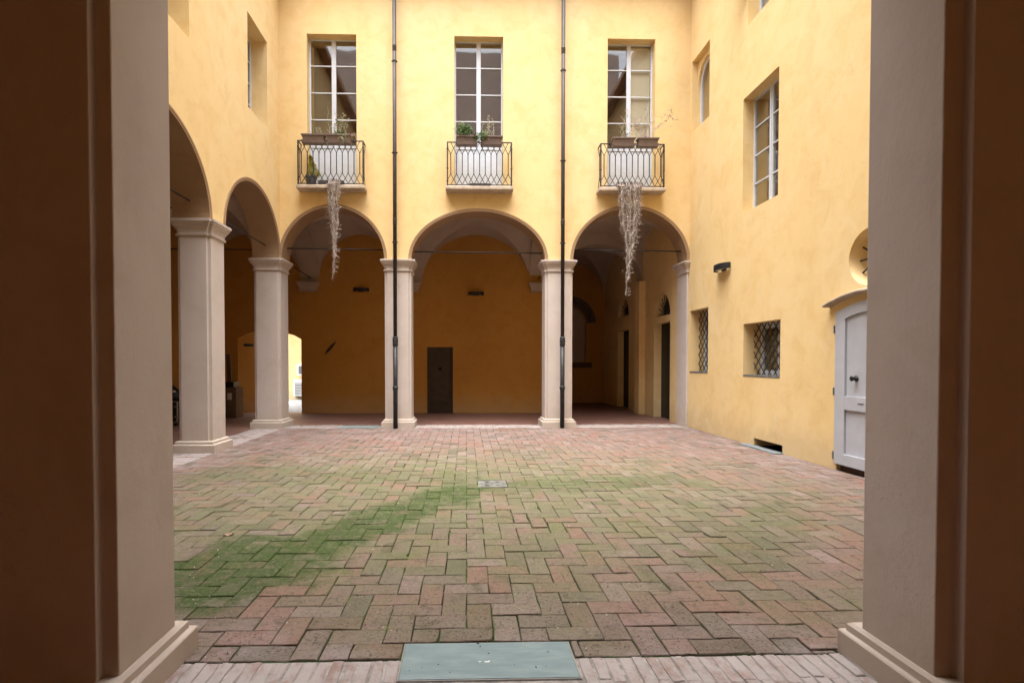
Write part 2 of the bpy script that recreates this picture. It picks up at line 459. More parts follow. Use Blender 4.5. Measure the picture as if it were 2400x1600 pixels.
def archivolt(fr, pts, parent, w=0.065, n1=0.022):
    mb = MB(); vs, fs = [], []
    m = len(pts)
    for i, p in enumerate(pts):
        a, b = pts[max(i - 1, 0)], pts[min(i + 1, m - 1)]
        tx, ty = b[0] - a[0], b[1] - a[1]; L = math.hypot(tx, ty); nx, ny = -ty / L, tx / L   # outwards
        for off, n in ((-0.004, -0.03), (-0.004, n1 * 0.55), (w * 0.42, n1 * 0.6), (w * 0.5, n1), (w, n1), (w, -0.03)):
            vs.append(fr(p[0] + nx * off, p[1] + ny * off, n))
    for i in range(m - 1):
        for k in range(6):
            k2 = (k + 1) % 6
            fs.append((i * 6 + k, i * 6 + k2, (i + 1) * 6 + k2, (i + 1) * 6 + k))
    fs += [tuple(range(6)), tuple((m - 1) * 6 + k for k in range(6))]
    mb.add(vs, fs)
    return mb.build('archivolt', 'arch', parent)

def groin(x0, x1, y0, y1, h, parent, z0=SPR, n=40):
    mb = MB()
    cx, cy, a, b = (x0 + x1) / 2, (y0 + y1) / 2, (x1 - x0) / 2, (y1 - y0) / 2
    def co(i): return -math.cos(math.pi * i / n)
    for j in range(n + 1):
        for i in range(n + 1):
            s, t = co(i), co(j)
            z = z0 + h * math.sqrt(max(0.0, 1 - min(s * s, t * t)))
            mb.v.append((cx + a * s, cy + b * t, z))
    for j in range(n):
        for i in range(n):
            k = j * (n + 1) + i
            q = (k, k + 1, k + n + 2, k + n + 1)
            if (i < n / 2) == (j < n / 2): mb.f += [(q[0], q[1], q[2]), (q[0], q[2], q[3])]
            else: mb.f += [(q[0], q[1], q[3]), (q[1], q[2], q[3])]
            mb.m += [0, 0]
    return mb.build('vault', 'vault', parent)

def ring(cx, cy, a, b, nx, ny, o, z):
    a, b = a + o, b + o
    q = [(a - nx, -b), (a - nx, -b + ny), (a, -b + ny), (a, b - ny), (a - nx, b - ny), (a - nx, b),
         (-a + nx, b), (-a + nx, b - ny), (-a, b - ny), (-a, -b + ny), (-a + nx, -b + ny), (-a + nx, -b)]
    return [(cx + x, cy + y, z) for x, y in q]

def loft(rings, name, mat, parent, bevel=0.0):
    mb = MB(); n = len(rings[0])
    vs = [p for r in rings for p in r]; fs = []
    for i in range(len(rings) - 1):
        for k in range(n):
            k2 = (k + 1) % n
            fs.append((i * n + k, i * n + k2, (i + 1) * n + k2, (i + 1) * n + k))
    fs += [tuple(range(n)), tuple((len(rings) - 1) * n + k for k in range(n))]
    mb.add(vs, fs)
    return mb.build(name, mat, parent, bevel=bevel)

CAP = [(3.600, 0.004), (3.606, 0.024), (3.634, 0.030), (3.640, 0.010), (3.668, 0.010), (3.700, 0.018), (3.735, 0.036), (3.762, 0.056), (3.785, 0.062), (3.788, 0.074), (3.822, 0.078), (3.826, 0.094), (3.870, 0.096)]
def pier(cx, cy, a, b, parent, nx=0.055, ny=0.045, plinth=(0.075, 0.20)):
    o, h = plinth
    sh = loft([ring(cx, cy, a, b, nx, ny, 0, h - 0.01), ring(cx, cy, a, b, nx, ny, 0, 3.61)], 'pier', 'greige', parent, 0.006)
    loft([ring(cx, cy, a, b, nx, ny, k, z) for z, k in CAP], 'capital', 'greige', sh, 0.003)
    pl = [(-0.02, o), (h * 0.66, o), (h * 0.70, o - 0.006), (h * 0.72, o * 0.5), (h * 0.92, o * 0.48), (h, 0.008)]
    loft([ring(cx, cy, a, b, 0.002, 0.002, k, z) for z, k in pl], 'plinth', 'greige', sh, 0.008)
    return sh

# ================================================================== THE SETTING
rng = random.Random(7)
gr = MB(); gr.add([(-150, -150, -0.08), (150, -150, -0.08), (150, 150, -0.08), (-150, 150, -0.08)], [(0, 1, 2, 3)])
tag(gr.build('ground', 'ground', normals=False), 'bare earth under and around the whole block', 'ground', kind='structure')

pf = MB()
for x0, x1, y0, y1 in ((-7.7, 5.2, 12.72, 15.7), (-6.75, -4.89, 15.7, 16.12), (2.6, 5.7, 15.701, 19.7), (-7.7, -4.86, -1.3, 12.719), (-4.859, 5.2, -1.3, 2.2), (5.201, 5.9, 13.28, 14.43)):
    pf.add([(x0, y0, 0), (x1, y0, 0), (x1, y1, 0), (x0, y1, 0)], [(0, 1, 2, 3)])
tag(pf.build('portico_floor', 'porticofloor', normals=False), 'dark red brick floor under the porticoes round the court', 'floor', kind='structure')

oc = MB(); oc.add([(-14, 16.12, -0.004), (2.6, 16.12, -0.004), (2.6, 21.9, -0.004), (-14, 21.9, -0.004)], [(0, 1, 2, 3)])
oco = tag(oc.build('outer_paving', 'gravel', normals=False), 'sunlit pale grey paving seen through the low passage', 'paving', kind='structure')
ln = MB(); ln.add([(-7.45, 21.3, 0.001), (-7.33, 21.3, 0.001), (-6.1, 18.9, 0.001), (-6.22, 18.9, 0.001)], [(0, 1, 2, 3)])
ln.build('painted_line', 'line', oco, normals=False)

# ---- courtyard paving: herringbone of real bricks
def brick_geo(L, Wd, rnd, gap=0.0032, th=0.05):
    """a brick top with worn, slightly ragged edges; centred, top at z = 0"""
    a, b = L / 2 - gap, Wd / 2 - gap
    base = [(-a, -b), (-a * 0.33, -b), (a * 0.33, -b), (a, -b), (a, 0), (a, b), (a * 0.33, b), (-a * 0.33, b), (-a, b), (-a, 0)]
    j = lambda s: rnd.uniform(-s, s)
    low, mid, top = [], [], []
    tx, ty, dz = j(0.014), j(0.02), j(0.0040)
    chip = rnd.randrange(10) if rnd.random() < 0.22 else -1; cs = rnd.uniform(0.005, 0.014)
    for ci, (x, y) in enumerate(base):
        jx, jy = j(0.0034), j(0.0034)
        if ci == chip: jx -= math.copysign(cs, x) * (abs(x) > a * 0.9); jy -= math.copysign(cs * 0.6, y) * (abs(y) > b * 0.9)
        low.append((x + jx, y + jy, -th))
        mid.append((x + jx, y + jy, -0.0040 + dz + tx * x + ty * y + j(0.0015)))
        kx = 1 - (0.0022 + rnd.random() * 0.003) / a; ky = 1 - (0.0022 + rnd.random() * 0.003) / b
        top.append(((x + jx) * kx, (y + jy) * ky, dz + tx * x + ty * y))
    n = len(base); vs = low + mid + top; fs = []
    for r in (0, 1):
        for k in range(n):
            k2 = (k + 1) % n
            fs.append((r * n + k, r * n + k2, (r + 1) * n + k2, (r + 1) * n + k))
    fs.append(tuple(2 * n + k for k in range(n)))
    return vs, fs

def tinted(me, tints):
    """per-vertex colour attribute with a random triple for each brick"""
    at = me.color_attributes.new('tint', 'FLOAT_COLOR', 'POINT')
    at.data.foreach_set('color', [c for t in tints for c in t])

pv = MB(); pv.add([(-4.2, 2.60, -0.0075), (5.2, 2.60, -0.0075), (5.2, 12.12, -0.0075), (-4.2, 12.12, -0.0075)], [(0, 1, 2, 3)])
paving = tag(pv.build('courtyard_paving', 'joint', normals=False), 'mossy herringbone brick paving filling the open courtyard', 'paving', kind='structure')
PB = 0.15
X0, Y0 = -4.2, 2.645
clip = (-4.2, 5.2, 2.645, 12.10)
avoid = [(-2.17, -1.435, 2.1, 2.795), (1.92, 2.65, 2.0, 2.675), (-0.335, 0.555, 2.3, 2.80), (0.135, 0.505, 6.29, 6.66)]
bricks = []
nx_, ny_ = int(9.4 / PB) + 3, int(9.5 / PB) + 3
for i in range(-2, nx_):
    for j in range(-2, ny_):
        k = (i + j) % 4
        if k == 0: r = [X0 + i * PB, X0 + (i + 2) * PB, Y0 + j * PB, Y0 + (j + 1) * PB]
        elif k == 2: r = [X0 + i * PB, X0 + (i + 1) * PB, Y0 + j * PB, Y0 + (j + 2) * PB]
        else: continue
        r = [max(r[0], clip[0]), min(r[1], clip[1]), max(r[2], clip[2]), min(r[3], clip[3])]
        if r[1] - r[0] < 0.045 or r[3] - r[2] < 0.045: continue
        def minus(r, a):                         # cut at plinths, glass plates and drain: what is left of r outside a
            if not (r[0] < a[1] and r[1] > a[0] and r[2] < a[3] and r[3] > a[2]): return [r]
            o = []
            if r[2] < a[2]: o.append([r[0], r[1], r[2], a[2]])
            if r[3] > a[3]: o.append([r[0], r[1], a[3], r[3]])
            y0, y1 = max(r[2], a[2]), min(r[3], a[3])
            if r[0] < a[0]: o.append([r[0], a[0], y0, y1])
            if r[1] > a[1]: o.append([a[1], r[1], y0, y1])
            return [s for s in o if s[1] - s[0] > 0.028 and s[3] - s[2] > 0.028]
        left = [r]
        for a in avoid: left = [s for x in left for s in minus(x, a)]
        bricks += left
def in_view(r):
    x, y = (r[0] + r[1]) / 2, (r[2] + r[3]) / 2
    return -0.575 * y - 0.12 < x < 0.79 * y + 0.12
vis = sorted([r for r in bricks if in_view(r)], key=lambda r: math.hypot((r[0] + r[1]) / 2, (r[2] + r[3]) / 2))
near = vis[:300]
nearset = {tuple(r) for r in near}
for r in near:
    vs, fs = brick_geo(r[1] - r[0], r[3] - r[2], rng)
    mb = MB(); mb.add(vs, fs)
    me = mb.mesh('brick', 'brick', normals=False)
    tinted(me, [(rng.random(), rng.random(), rng.random(), 1)] * len(vs))
    link(bpy.data.objects.new('brick', me), paving, ((r[0] + r[1]) / 2, (r[2] + r[3]) / 2, 0))
mb = MB(); tints = []
for r in bricks:
    if tuple(r) in nearset: continue
    vs, fs = brick_geo(r[1] - r[0], r[3] - r[2], rng)
    mb.add([(x + (r[0] + r[1]) / 2, y + (r[2] + r[3]) / 2, z) for x, y, z in vs], fs)
    tints += [(rng.random(), rng.random(), rng.random(), 1)] * len(vs)
me = mb.mesh('brick_field', 'brick', normals=False); tinted(me, tints)
tag(link(bpy.data.objects.new('brick_field', me), paving), kind='stuff')

# ---- courses of pale bricks on edge under the arcades
def edge_course(name, x0, x1, y0, y1, along, label, single, skip=None, wd=0.068):
    bed = MB(); bed.add([(x0, y0, -0.006), (x1, y0, -0.006), (x1, y1, -0.006), (x0, y1, -0.006)], [(0, 1, 2, 3)])
    root = tag(bed.build(name, 'palejoint', normals=False), label, 'kerb', kind='structure')
    big = MB(); tt = []
    lo, hi = (x0, x1) if along == 'x' else (y0, y1)
    n = int((hi - lo) / wd); st = (hi - lo) / n
    rows = 2 if single is None else 1
    for i in range(n):
        c = lo + (i + 0.5) * st
        if skip and skip[0] < c < skip[1]: continue
        L = (y1 - y0) if along == 'x' else (x1 - x0)
        cut = L * (0.5 + rng.uniform(-0.08, 0.08))
        for q in ((0, cut), (cut, L)):
            vs, fs = brick_geo(st * rng.uniform(0.86, 1.0), q[1] - q[0], rng, gap=0.003)
            m = (q[0] + q[1]) / 2
            if along == 'x': at = (c, y0 + m, 0)
            else:
                vs = [(y, x, z) for x, y, z in vs]; at = (x0 + m, c, 0)
            t = (rng.random(), rng.random(), rng.random(), 1)
            if single:
                b = MB(); b.add(vs, fs); me = b.mesh('brick', 'edgebrick', normals=False); tinted(me, [t] * len(vs))
                link(bpy.data.objects.new('brick', me), root, at)
            else:
                big.add([(x + at[0], y + at[1], z) for x, y, z in vs], fs); tt += [t] * len(vs)
    if not single:
        me = big.mesh('brick_row', 'edgebrick', normals=False); tinted(me, tt)
        tag(link(bpy.data.objects.new('brick_row', me), root), kind='stuff')
edge_course('near_kerb', -1.5, 2.0, 2.205, 2.635, 'x', 'pale bricks on edge beside the glass plate under the near arch', True, (-0.345, 0.56))
edge_course('side_kerb', -4.855, -4.2, 2.80, 12.05, 'y', 'whitish brick kerb along the foot of the two side arches', False)
edge_course('far_kerb', -4.2, 5.2, 12.12, 12.715, 'x', 'whitish brick kerb along the foot of the far arcade', False, (-3.0, -1.98))

# ================================================================== BUILDINGS
far_b = thing('arcaded_building', (0, 14, 0), 'yellow building across the court with three arches, three balconied windows and two downpipes', 'building')
side_b = thing('side_building', (-6, 7.5, 0), 'yellow side wing with two tall arches seen at a slant beside a shaded portico', 'building')
win_b = thing('windowed_building', (7, 8, 0), 'pale yellow wing with deep-set windows, grilles, a round oculus and a grey door', 'building')
near_b = thing('gateway_building', (0, 0.5, 0), 'shaded building over the camera whose two greige piers frame the view', 'building')

# ---- far facade
A1, A2, A3 = arch(-3.05, 1.17, SPR, 1.185), arch(0.28, 1.55, SPR, 1.115), arch(3.81, 1.34, SPR, 1.215)
W1, W2, W3 = (-3.62, -2.50), (-0.27, 0.85), (3.26, 4.37)
WZ0, WZ1 = 5.47, 8.96
wall(FB, [(-4.85, SPR)] + A1 + A2 + A3 + [(5.2, SPR), (5.2, TOP), (-4.85, TOP)], [rect(w[0], w[1], WZ0, WZ1) for w in (W1, W2, W3)], 0.56, 'wall', far_b, arcs=(A1, A2, A3))
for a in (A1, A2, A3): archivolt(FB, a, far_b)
pier(-1.575, 12.435, 0.305, 0.285, far_b)
pier(2.15, 12.435, 0.32, 0.285, far_b)
pier(-4.55, 12.42, 0.30, 0.30, far_b)
rs = MB(); rs.box(W_, 5.15, 5.199, 12.17, 12.72, 0, 3.61); rsp = rs.build('respond', 'greige', far_b, bevel=0.005)
loft([[(5.15 - k, 12.17 - k, z), (5.198, 12.17 - k, z), (5.198, 12.72 + k, z), (5.15 - k, 12.72 + k, z)] for z, k in CAP], 'capital', 'greige', rsp)
# portico behind it
OPN = [(-6.75, 0.0), (-6.75, 2.22), (-6.45, 2.36), (-6.1, 2.445), (-5.75, 2.455), (-5.4, 2.40), (-5.1, 2.315), (-4.89, 2.20), (-4.89, 0.0)]
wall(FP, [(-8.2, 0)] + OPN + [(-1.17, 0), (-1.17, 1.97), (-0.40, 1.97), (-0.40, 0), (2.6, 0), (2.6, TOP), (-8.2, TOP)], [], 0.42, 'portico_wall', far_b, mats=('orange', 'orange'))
sj = MB(); sj.add([(-6.752, 15.705, 0), (-6.33, 16.125, 0), (-6.33, 16.125, 2.46), (-6.752, 15.705, 2.46), (-6.80, 15.75, 0), (-6.45, 16.3, 0), (-6.45, 16.3, 2.46), (-6.80, 15.75, 2.46)], [(0, 1, 2, 3), (4, 7, 6, 5), (0, 4, 5, 1), (3, 2, 6, 7), (1, 5, 6, 2), (0, 3, 7, 4)])
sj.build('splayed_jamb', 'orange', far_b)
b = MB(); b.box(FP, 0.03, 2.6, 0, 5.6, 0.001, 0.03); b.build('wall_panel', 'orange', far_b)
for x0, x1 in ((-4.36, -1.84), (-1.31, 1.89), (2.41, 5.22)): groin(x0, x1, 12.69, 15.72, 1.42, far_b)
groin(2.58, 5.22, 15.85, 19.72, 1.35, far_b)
def tarch(c, w, u0, u1, axis, rise, parent):
    pts = arch((u0 + u1) / 2, (u1 - u0) / 2, SPR, rise, 28)
    fr = (lambda u, v, n: (c + n, u, v)) if axis == 'y' else (lambda u, v, n: (u, c + n, v))
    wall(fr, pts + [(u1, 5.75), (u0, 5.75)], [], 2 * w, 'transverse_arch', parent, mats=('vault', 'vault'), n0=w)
for c, w in ((-4.63, 0.27), (-1.575, 0.265), (2.15, 0.26)): tarch(c, w, 12.72, 15.70, 'y', 1.22, far_b)
tarch(15.62, 0.24, 2.6, 5.19, 'x', 1.12, far_b)
for x in (-4.65, -1.66, 2.17):
    loft([ring(x, 15.7, 0.235, 0.13, 0.002, 0.002, k * 0.8, z) for z, k in CAP], 'corbel', 'vault', far_b)
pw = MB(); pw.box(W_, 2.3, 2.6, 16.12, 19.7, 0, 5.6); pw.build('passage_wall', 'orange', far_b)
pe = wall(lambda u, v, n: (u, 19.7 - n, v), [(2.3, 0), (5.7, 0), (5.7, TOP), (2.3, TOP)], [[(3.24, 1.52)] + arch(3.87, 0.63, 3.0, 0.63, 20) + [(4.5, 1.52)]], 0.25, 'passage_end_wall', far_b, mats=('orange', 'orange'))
FE = lambda u, v, n: (u, 19.7 - n, v)
nb = MB(); nb.box(FE, 3.1, 4.7, 1.4, 3.8, -0.20, -0.15); nb.build('niche_back', 'vault', far_b)
archivolt(FE, arch(3.87, 0.66, 3.0, 0.66, 20), far_b, w=0.34, n1=0.06).data.materials[0] = M['brownwood']
ns = MB(); ns.box(FE, 3.05, 4.72, 1.32, 1.515, -0.02, 0.10); ns.build('niche_sill', 'brownwood', far_b, bevel=0.02)
# dark service door
dd = MB(); dd.box(FP, -1.17, -0.40, 0.0, 1.97, -0.14, -0.10); dd.box(FP, -1.17, -1.10, 0, 1.968, -0.10, -0.06); dd.box(FP, -0.47, -0.40, 0, 1.968, -0.10, -0.06); dd.box(FP, -1.10, -0.47, 1.88, 1.968, -0.10, -0.06)
dd.box(FP, -1.10, -0.47, 0.30, 0.36, -0.10, -0.075)
ddo = dd.build('door', 'doordark', far_b, bevel=0.006)
kn = MB(); kn.lathe((0, 0, 0), [(0.045, 0), (0.05, 0.01), (0.02, 0.02), (0.02, 0.04), (0.036, 0.05), (0.03, 0.07)], 14)
kno = bpy.data.objects.new('door_knob', kn.mesh('door_knob', 'black', True)); link(kno, ddo, (-0.78, 15.8, 1.32)); kno.rotation_euler = (R(90), 0, 0)

# tie rods of the far arcade and its portico
def rod(a, b, parent, r=0.014):
    m = MB(); m.tube([a, b], r, 8); m.build('tie_rod', 'iron', parent, smooth=True)
for x0, x1, z in ((-4.2, -1.88, 4.16), (-1.27, 1.84, 4.10), (2.47, 5.14, 4.16)): rod((x0, 12.43, z + 0.01), (x1, 12.43, z - 0.01), far_b)
rod((-4.6, 12.7, 4.12), (-4.6, 15.7, 4.0), far_b)
rod((2.15, 12.7, 4.12), (2.15, 15.7, 4.0), far_b)

def roof(pts, parent):
    """a sloping slab: pts = eave-inner a, b, ridge-outer c, d"""
    m = MB(); up = [Vector(p) + Vector((0, 0, 0.16)) for p in pts]
    m.add([Vector(p) for p in pts] + up, [(0, 1, 2, 3), (7, 6, 5, 4), (0, 4, 5, 1), (1, 5, 6, 2), (2, 6, 7, 3), (3, 7, 4, 0)])
    m.build('roof', 'tile', parent)
roof([(-8.3, 11.8, 10.32), (9.3, 11.8, 10.32), (9.3, 20.3, 11.5), (-8.3, 16.4, 11.3)], far_b)
roof([(-3.95, -1.8, 10.30), (-3.95, 16.4, 10.30), (-8.4, 16.4, 11.4), (-8.4, -1.8, 11.4)], side_b)
roof([(4.85, -1.8, 10.34), (4.85, 20.2, 10.34), (9.4, 20.2, 11.6), (9.4, -1.8, 11.6)], win_b)
roof([(-8.3, 3.15, 10.66), (9.3, 3.15, 10.66), (9.3, -1.9, 11.9), (-8.3, -1.9, 11.9)], near_b)

at = MB(); at.box(W_, -6.0, 7.0, -1.6, 0.6, 10.6, 15.6); at.build('unseen_upper_block', 'greige', near_b)  # unseen block above the roof, added to fill the window reflections
# ---- windows
def window(fr, u0, u1, v0, v1, d, parent, rows, leaves=2, panel=None, mull=0.10, fw=0.035, bar=0.024, name='window'):
    """casement: frame, glazing bars and mullion in one mesh; panes and lower panels are its sub-parts"""
    mb = MB(); n0, n1 = -d - 0.055, -d
    mb.box(fr, u0, u0 + fw, v0, v1, n0, n1); mb.box(fr, u1 - fw, u1, v0, v1, n0, n1)
    mb.box(fr, u0 + fw, u1 - fw, v1 - fw, v1, n0, n1 - 0.002); mb.box(fr, u0 + fw, u1 - fw, v0, v0 + fw, n0, n1 - 0.002)
    cols = []
    if leaves == 2:
        c = (u0 + u1) / 2
        mb.box(fr, c - mull / 2, c + mull / 2, v0 + fw, v1 - fw, n0, n1 - 0.004)
        mb.box(fr, c - 0.018, c + 0.018, v0 + fw, v1 - fw, n1 - 0.004, n1 + 0.008)
        cols = [(u0 + fw, c - mull / 2), (c + mull / 2, u1 - fw)]
    else: cols = [(u0 + fw, u1 - fw)]
    for a, b in cols:
        for r in rows[1:-1]: mb.box(fr, a, b, r - bar / 2, r + bar / 2, n0 + 0.012, n1 - 0.008)
        if panel: mb.box(fr, a, b, panel - 0.03, panel + 0.03, n0 + 0.002, n1 - 0.003)
    w = mb.build(name, 'white', parent, bevel=0.003)
    for a, b in cols:
        for r0, r1 in zip(rows[:-1], rows[1:]):
            p = MB(); e = bar / 2
            p.box(fr, a, b, r0 + e, r1 - e, -d - 0.036, -d - 0.030); p.build('pane', 'glass', w)
        if panel:
            p = MB(); p.box(fr, a, b, v0 + fw, panel - 0.03, -d - 0.05, -d - 0.016)
            p.box(fr, a + 0.06, b - 0.06, v0 + 0.16, panel - 0.10, -d - 0.016, -d - 0.010)
            p.build('panel', 'white', w, bevel=0.003)
    p = MB(); p.box(fr, u0 - 0.25, u1 + 0.25, v0 - 0.2, v1 + 0.2, -d - 0.62, -d - 0.60); p.build('room_backdrop', 'dark', w)  # dark sheet whose colour stands for the unlit room
    return w
rowsF = [6.52, 7.12, 7.735, 8.35, WZ1 - 0.03]
wins = [window(FB, w[0], w[1], WZ0, WZ1, 0.20, far_b, rowsF, panel=6.50) for w in (W1, W2, W3)]
bl = MB(); bl.box(FB, 3.865, 4.33, 5.6, 8.9, -0.268, -0.262); bl.build('blind', 'blind', wins[2])

# ---- side facade
B_A, B_B, B_C = arch(7.35, 1.5, SPR, 1.28), arch(10.75, 1.34, SPR, 1.213), arch(4.045, 1.205, SPR, 1.2)
LW = [(7.30, 8.27, 6.47, 8.33), (10.44, 11.45, 6.49, 8.33)]
wall(FL, [(2.82, SPR)] + B_C + B_A + B_B + [(12.149, SPR), (12.149, TOP), (2.82, TOP)], [rect(*w) for w in LW], 0.60, 'wall', side_b, arcs=(B_A, B_B, B_C))
for a in (B_A, B_B, B_C): archivolt(FL, a, side_b)
pier(-4.525, 9.13, 0.275, 0.28, side_b)
pier(-4.55, 5.55, 0.30, 0.30, side_b)
for w in LW:
    r = [w[2] + 0.02 + (w[3] - w[2] - 0.04) * k / 4 for k in range(5)]
    window(FL, w[0], w[1], w[2], w[3], 0.34, side_b, r)
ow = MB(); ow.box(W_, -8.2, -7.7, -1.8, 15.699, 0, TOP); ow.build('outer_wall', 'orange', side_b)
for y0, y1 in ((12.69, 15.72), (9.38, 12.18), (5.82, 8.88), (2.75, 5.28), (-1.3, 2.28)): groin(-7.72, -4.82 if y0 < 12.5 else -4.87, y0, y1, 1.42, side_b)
for c in (12.43, 9.13, 5.55, 2.51): tarch(c, 0.26, -7.7, -4.85, 'x', 1.18, side_b)
for y in (12.43, 9.13, 5.55):
    rod((-7.7, y, 4.14), (-4.85, y, 4.14), side_b)
    loft([ring(-7.7, y, 0.13, 0.235, 0.002, 0.002, k * 0.8, z) for z, k in CAP], 'corbel', 'vault', side_b)
for y0, y1 in ((5.85, 8.85), (9.41, 12.1)): rod((-4.55, y0 - 0.01, 4.16), (-4.55, y1 + 0.01, 4.16), side_b)

# ---- windowed facade
YD0, YD1 = 6.10, 7.22
dn = [(YD0, 0), (YD0, 2.20)] + [(YD0 + (YD1 - YD0) * k / 10, 2.20 + 0.115 * math.sin(math.pi * k / 10)) for k in range(1, 10)] + [(YD1, 2.20), (YD1, 0)]
outl = [(-1.3, 0)] + dn + [(8.48, 0), (8.48, 0.14), (9.34, 0.145), (9.34, 0)] + [(13.28, 0), (13.28, 2.57), (14.43, 2.57), (14.43, 0)] + [(16.68, 0), (16.68, 2.58), (17.92, 2.58), (17.92, 0)] + [(19.7, 0), (19.7, TOP), (-1.3, TOP)]
U1, U2, U3 = (11.20, 12.08, 6.78, 8.40), (8.68, 9.81, 4.30, 6.43), (8.60, 9.69, 7.71, 9.75)
G1, G2 = (11.17, 12.08, 1.30, 2.70), (8.57, 9.73, 1.275, 2.225)
circ = [(6.66 + 0.37 * math.cos(2 * math.pi * k / 40), 2.88 + 0.37 * math.sin(2 * math.pi * k / 40)) for k in range(40)]
fan1, fan2 = arch(13.855, 0.575, 2.745, 0.60, 18), arch(17.3, 0.60, 3.04, 0.62, 18)
wall(FR, outl, [rect(*u) for u in (U1, U2, U3, G1, G2)] + [circ, fan1, fan2], 0.55, 'wall', win_b)
def rows4(w, k=4): return [w[2] + 0.02 + (w[3] - w[2] - 0.04) * i / k for i in range(k + 1)]
window(FR, U2[0], U2[1], U2[2], U2[3], 0.20, win_b, rows4(U2))
u3 = window(FR, U3[0], U3[1], U3[2], U3[3], 0.22, win_b, rows4(U3))
for k in range(7):
    s = MB(); u = U3[0] + 0.06 + k * 0.145
    s.box(FR, u, u + 0.135, U3[2] + 0.02, U3[3] - 0.05, -0.33, -0.30); s.build('blind_slat', 'bluewhite', u3)
sh = MB(); sh.box(lambda u, v, n: (5.2 - n, 9.70 + u, v), 0.0, 0.045, 8.25, 9.80, 0.0, 0.50)
for k in range(12): sh.box(lambda u, v, n: (5.2 - n, 9.70 + u, v), -0.012, 0.0, 8.30 + k * 0.12, 8.38 + k * 0.12, 0.06, 0.44)
sh.build('shutter', 'shutter', win_b)
# arched window set back in a square reveal
iw = [(U1[0] - 0.02, U1[2] - 0.02), (U1[1] + 0.02, U1[2] - 0.02), (U1[1] + 0.02, U1[3] + 0.02), (U1[0] - 0.02, U1[3] + 0.02)]
ah = [(11.215, U1[2] + 0.001)] + arch(11.64, 0.425, 7.72, 0.58, 16) + [(12.065, U1[2] + 0.001)]
wall(FR, iw, [ah], 0.14, 'inner_reveal', win_b, n0=-0.13)
wa = MB()
ring_o, ring_i = ah, [(11.64 + (p[0] - 11.64) * 0.90, U1[2] + 0.03 + (p[1] - U1[2]) * 0.94) for p in ah]
m_ = len(ah); vs_ = [FR(p[0], p[1], -0.19) for p in ring_o] + [FR(p[0], p[1], -0.19) for p in ring_i] + [FR(p[0], p[1], -0.24) for p in ring_o] + [FR(p[0], p[1], -0.24) for p in ring_i]
wa.add(vs_, [q for i in range(m_) for q in ((i, (i + 1) % m_, m_ + (i + 1) % m_, m_ + i), (m_ + i, m_ + (i + 1) % m_, 3 * m_ + (i + 1) % m_, 3 * m_ + i))])
wao = wa.build('window', 'white', win_b)
pa = MB(); pa.add([FR(p[0], p[1], -0.22) for p in ring_i], [tuple(range(m_))]); pa.build('pane', 'glass', wao)
pa = MB(); pa.box(FR, 10.9, 12.4, 6.6, 8.6, -0.80, -0.78); pa.build('room_backdrop', 'dark', wao)
# low windows behind diamond grilles
def grille(w, parent, d, pitch=0.18, k=1.12):
    u0, u1, v0, v1 = w
    for sgn in (1, -1):
        off = u0 - (v1 - v0) / k
        while off < u1 + (v1 - v0) / k:
            pts = []
            for v in (v0, v1):
                pts.append((off + sgn * (v - (v0 if sgn > 0 else v1) ) / k if sgn > 0 else off + (v1 - v) / k, v))
            (ua, va), (ub, vb) = pts
            # clip to the opening
            t0, t1 = 0.0, 1.0
            du = ub - ua
            for lim, s in ((u0, 1), (u1, -1)):
                if abs(du) < 1e-9: continue
                t = (lim - ua) / du
                if s * du > 0: t0 = max(t0, t)
                else: t1 = min(t1, t)
            if t1 - t0 > 0.04:
                p = lambda t: FR(ua + du * t, va + (vb - va) * t, -d + sgn * 0.007)
                m = MB(); m.tube([p(t0), p(t1)], 0.0085, 6); m.build('grille_bar', 'iron', parent, smooth=True)
            off += pitch
for w in (G1, G2):
    wo_ = window(FR, w[0], w[1], w[2], w[3], 0.33, win_b, [w[2] + 0.10, w[3] - 0.10], leaves=1 if w is G1 else 2, mull=0.06, fw=0.09)
    grille(w, wo_, 0.21)
    s = MB(); s.box(FR, w[0] + 0.002, w[1] - 0.002, w[2] - 0.03, w[2] + 0.006, -0.33, 0.004); s.build('window_sill', 'palestone', wo_)
# round oculus: a splayed tunnel with a star of iron spikes
to = MB(); K = 40
vs_ = [FR(6.66 + (0.372 - 0.0) * math.cos(2 * math.pi * k / K), 2.88 + 0.372 * math.sin(2 * math.pi * k / K), 0.0) for k in range(K)] + [FR(6.66 + 0.30 * math.cos(2 * math.pi * k / K), 2.88 + 0.30 * math.sin(2 * math.pi * k / K), -0.40) for k in range(K)]
to.add(vs_, [(k, (k + 1) % K, K + (k + 1) % K, K + k) for k in range(K)] + [tuple(K + k for k in range(K))])
too = to.build('oculus', 'yellow', win_b, smooth=True)
for k in range(12):
    a = 2 * math.pi * k / 12
    m = MB(); m.tube([FR(6.66 + 0.34 * math.cos(a), 2.88 + 0.34 * math.sin(a), -0.14), FR(6.66 + 0.05 * math.cos(a), 2.88 + 0.05 * math.sin(a), -0.14)], 0.012, 6)
    m.build('grille_bar', 'iron', too)
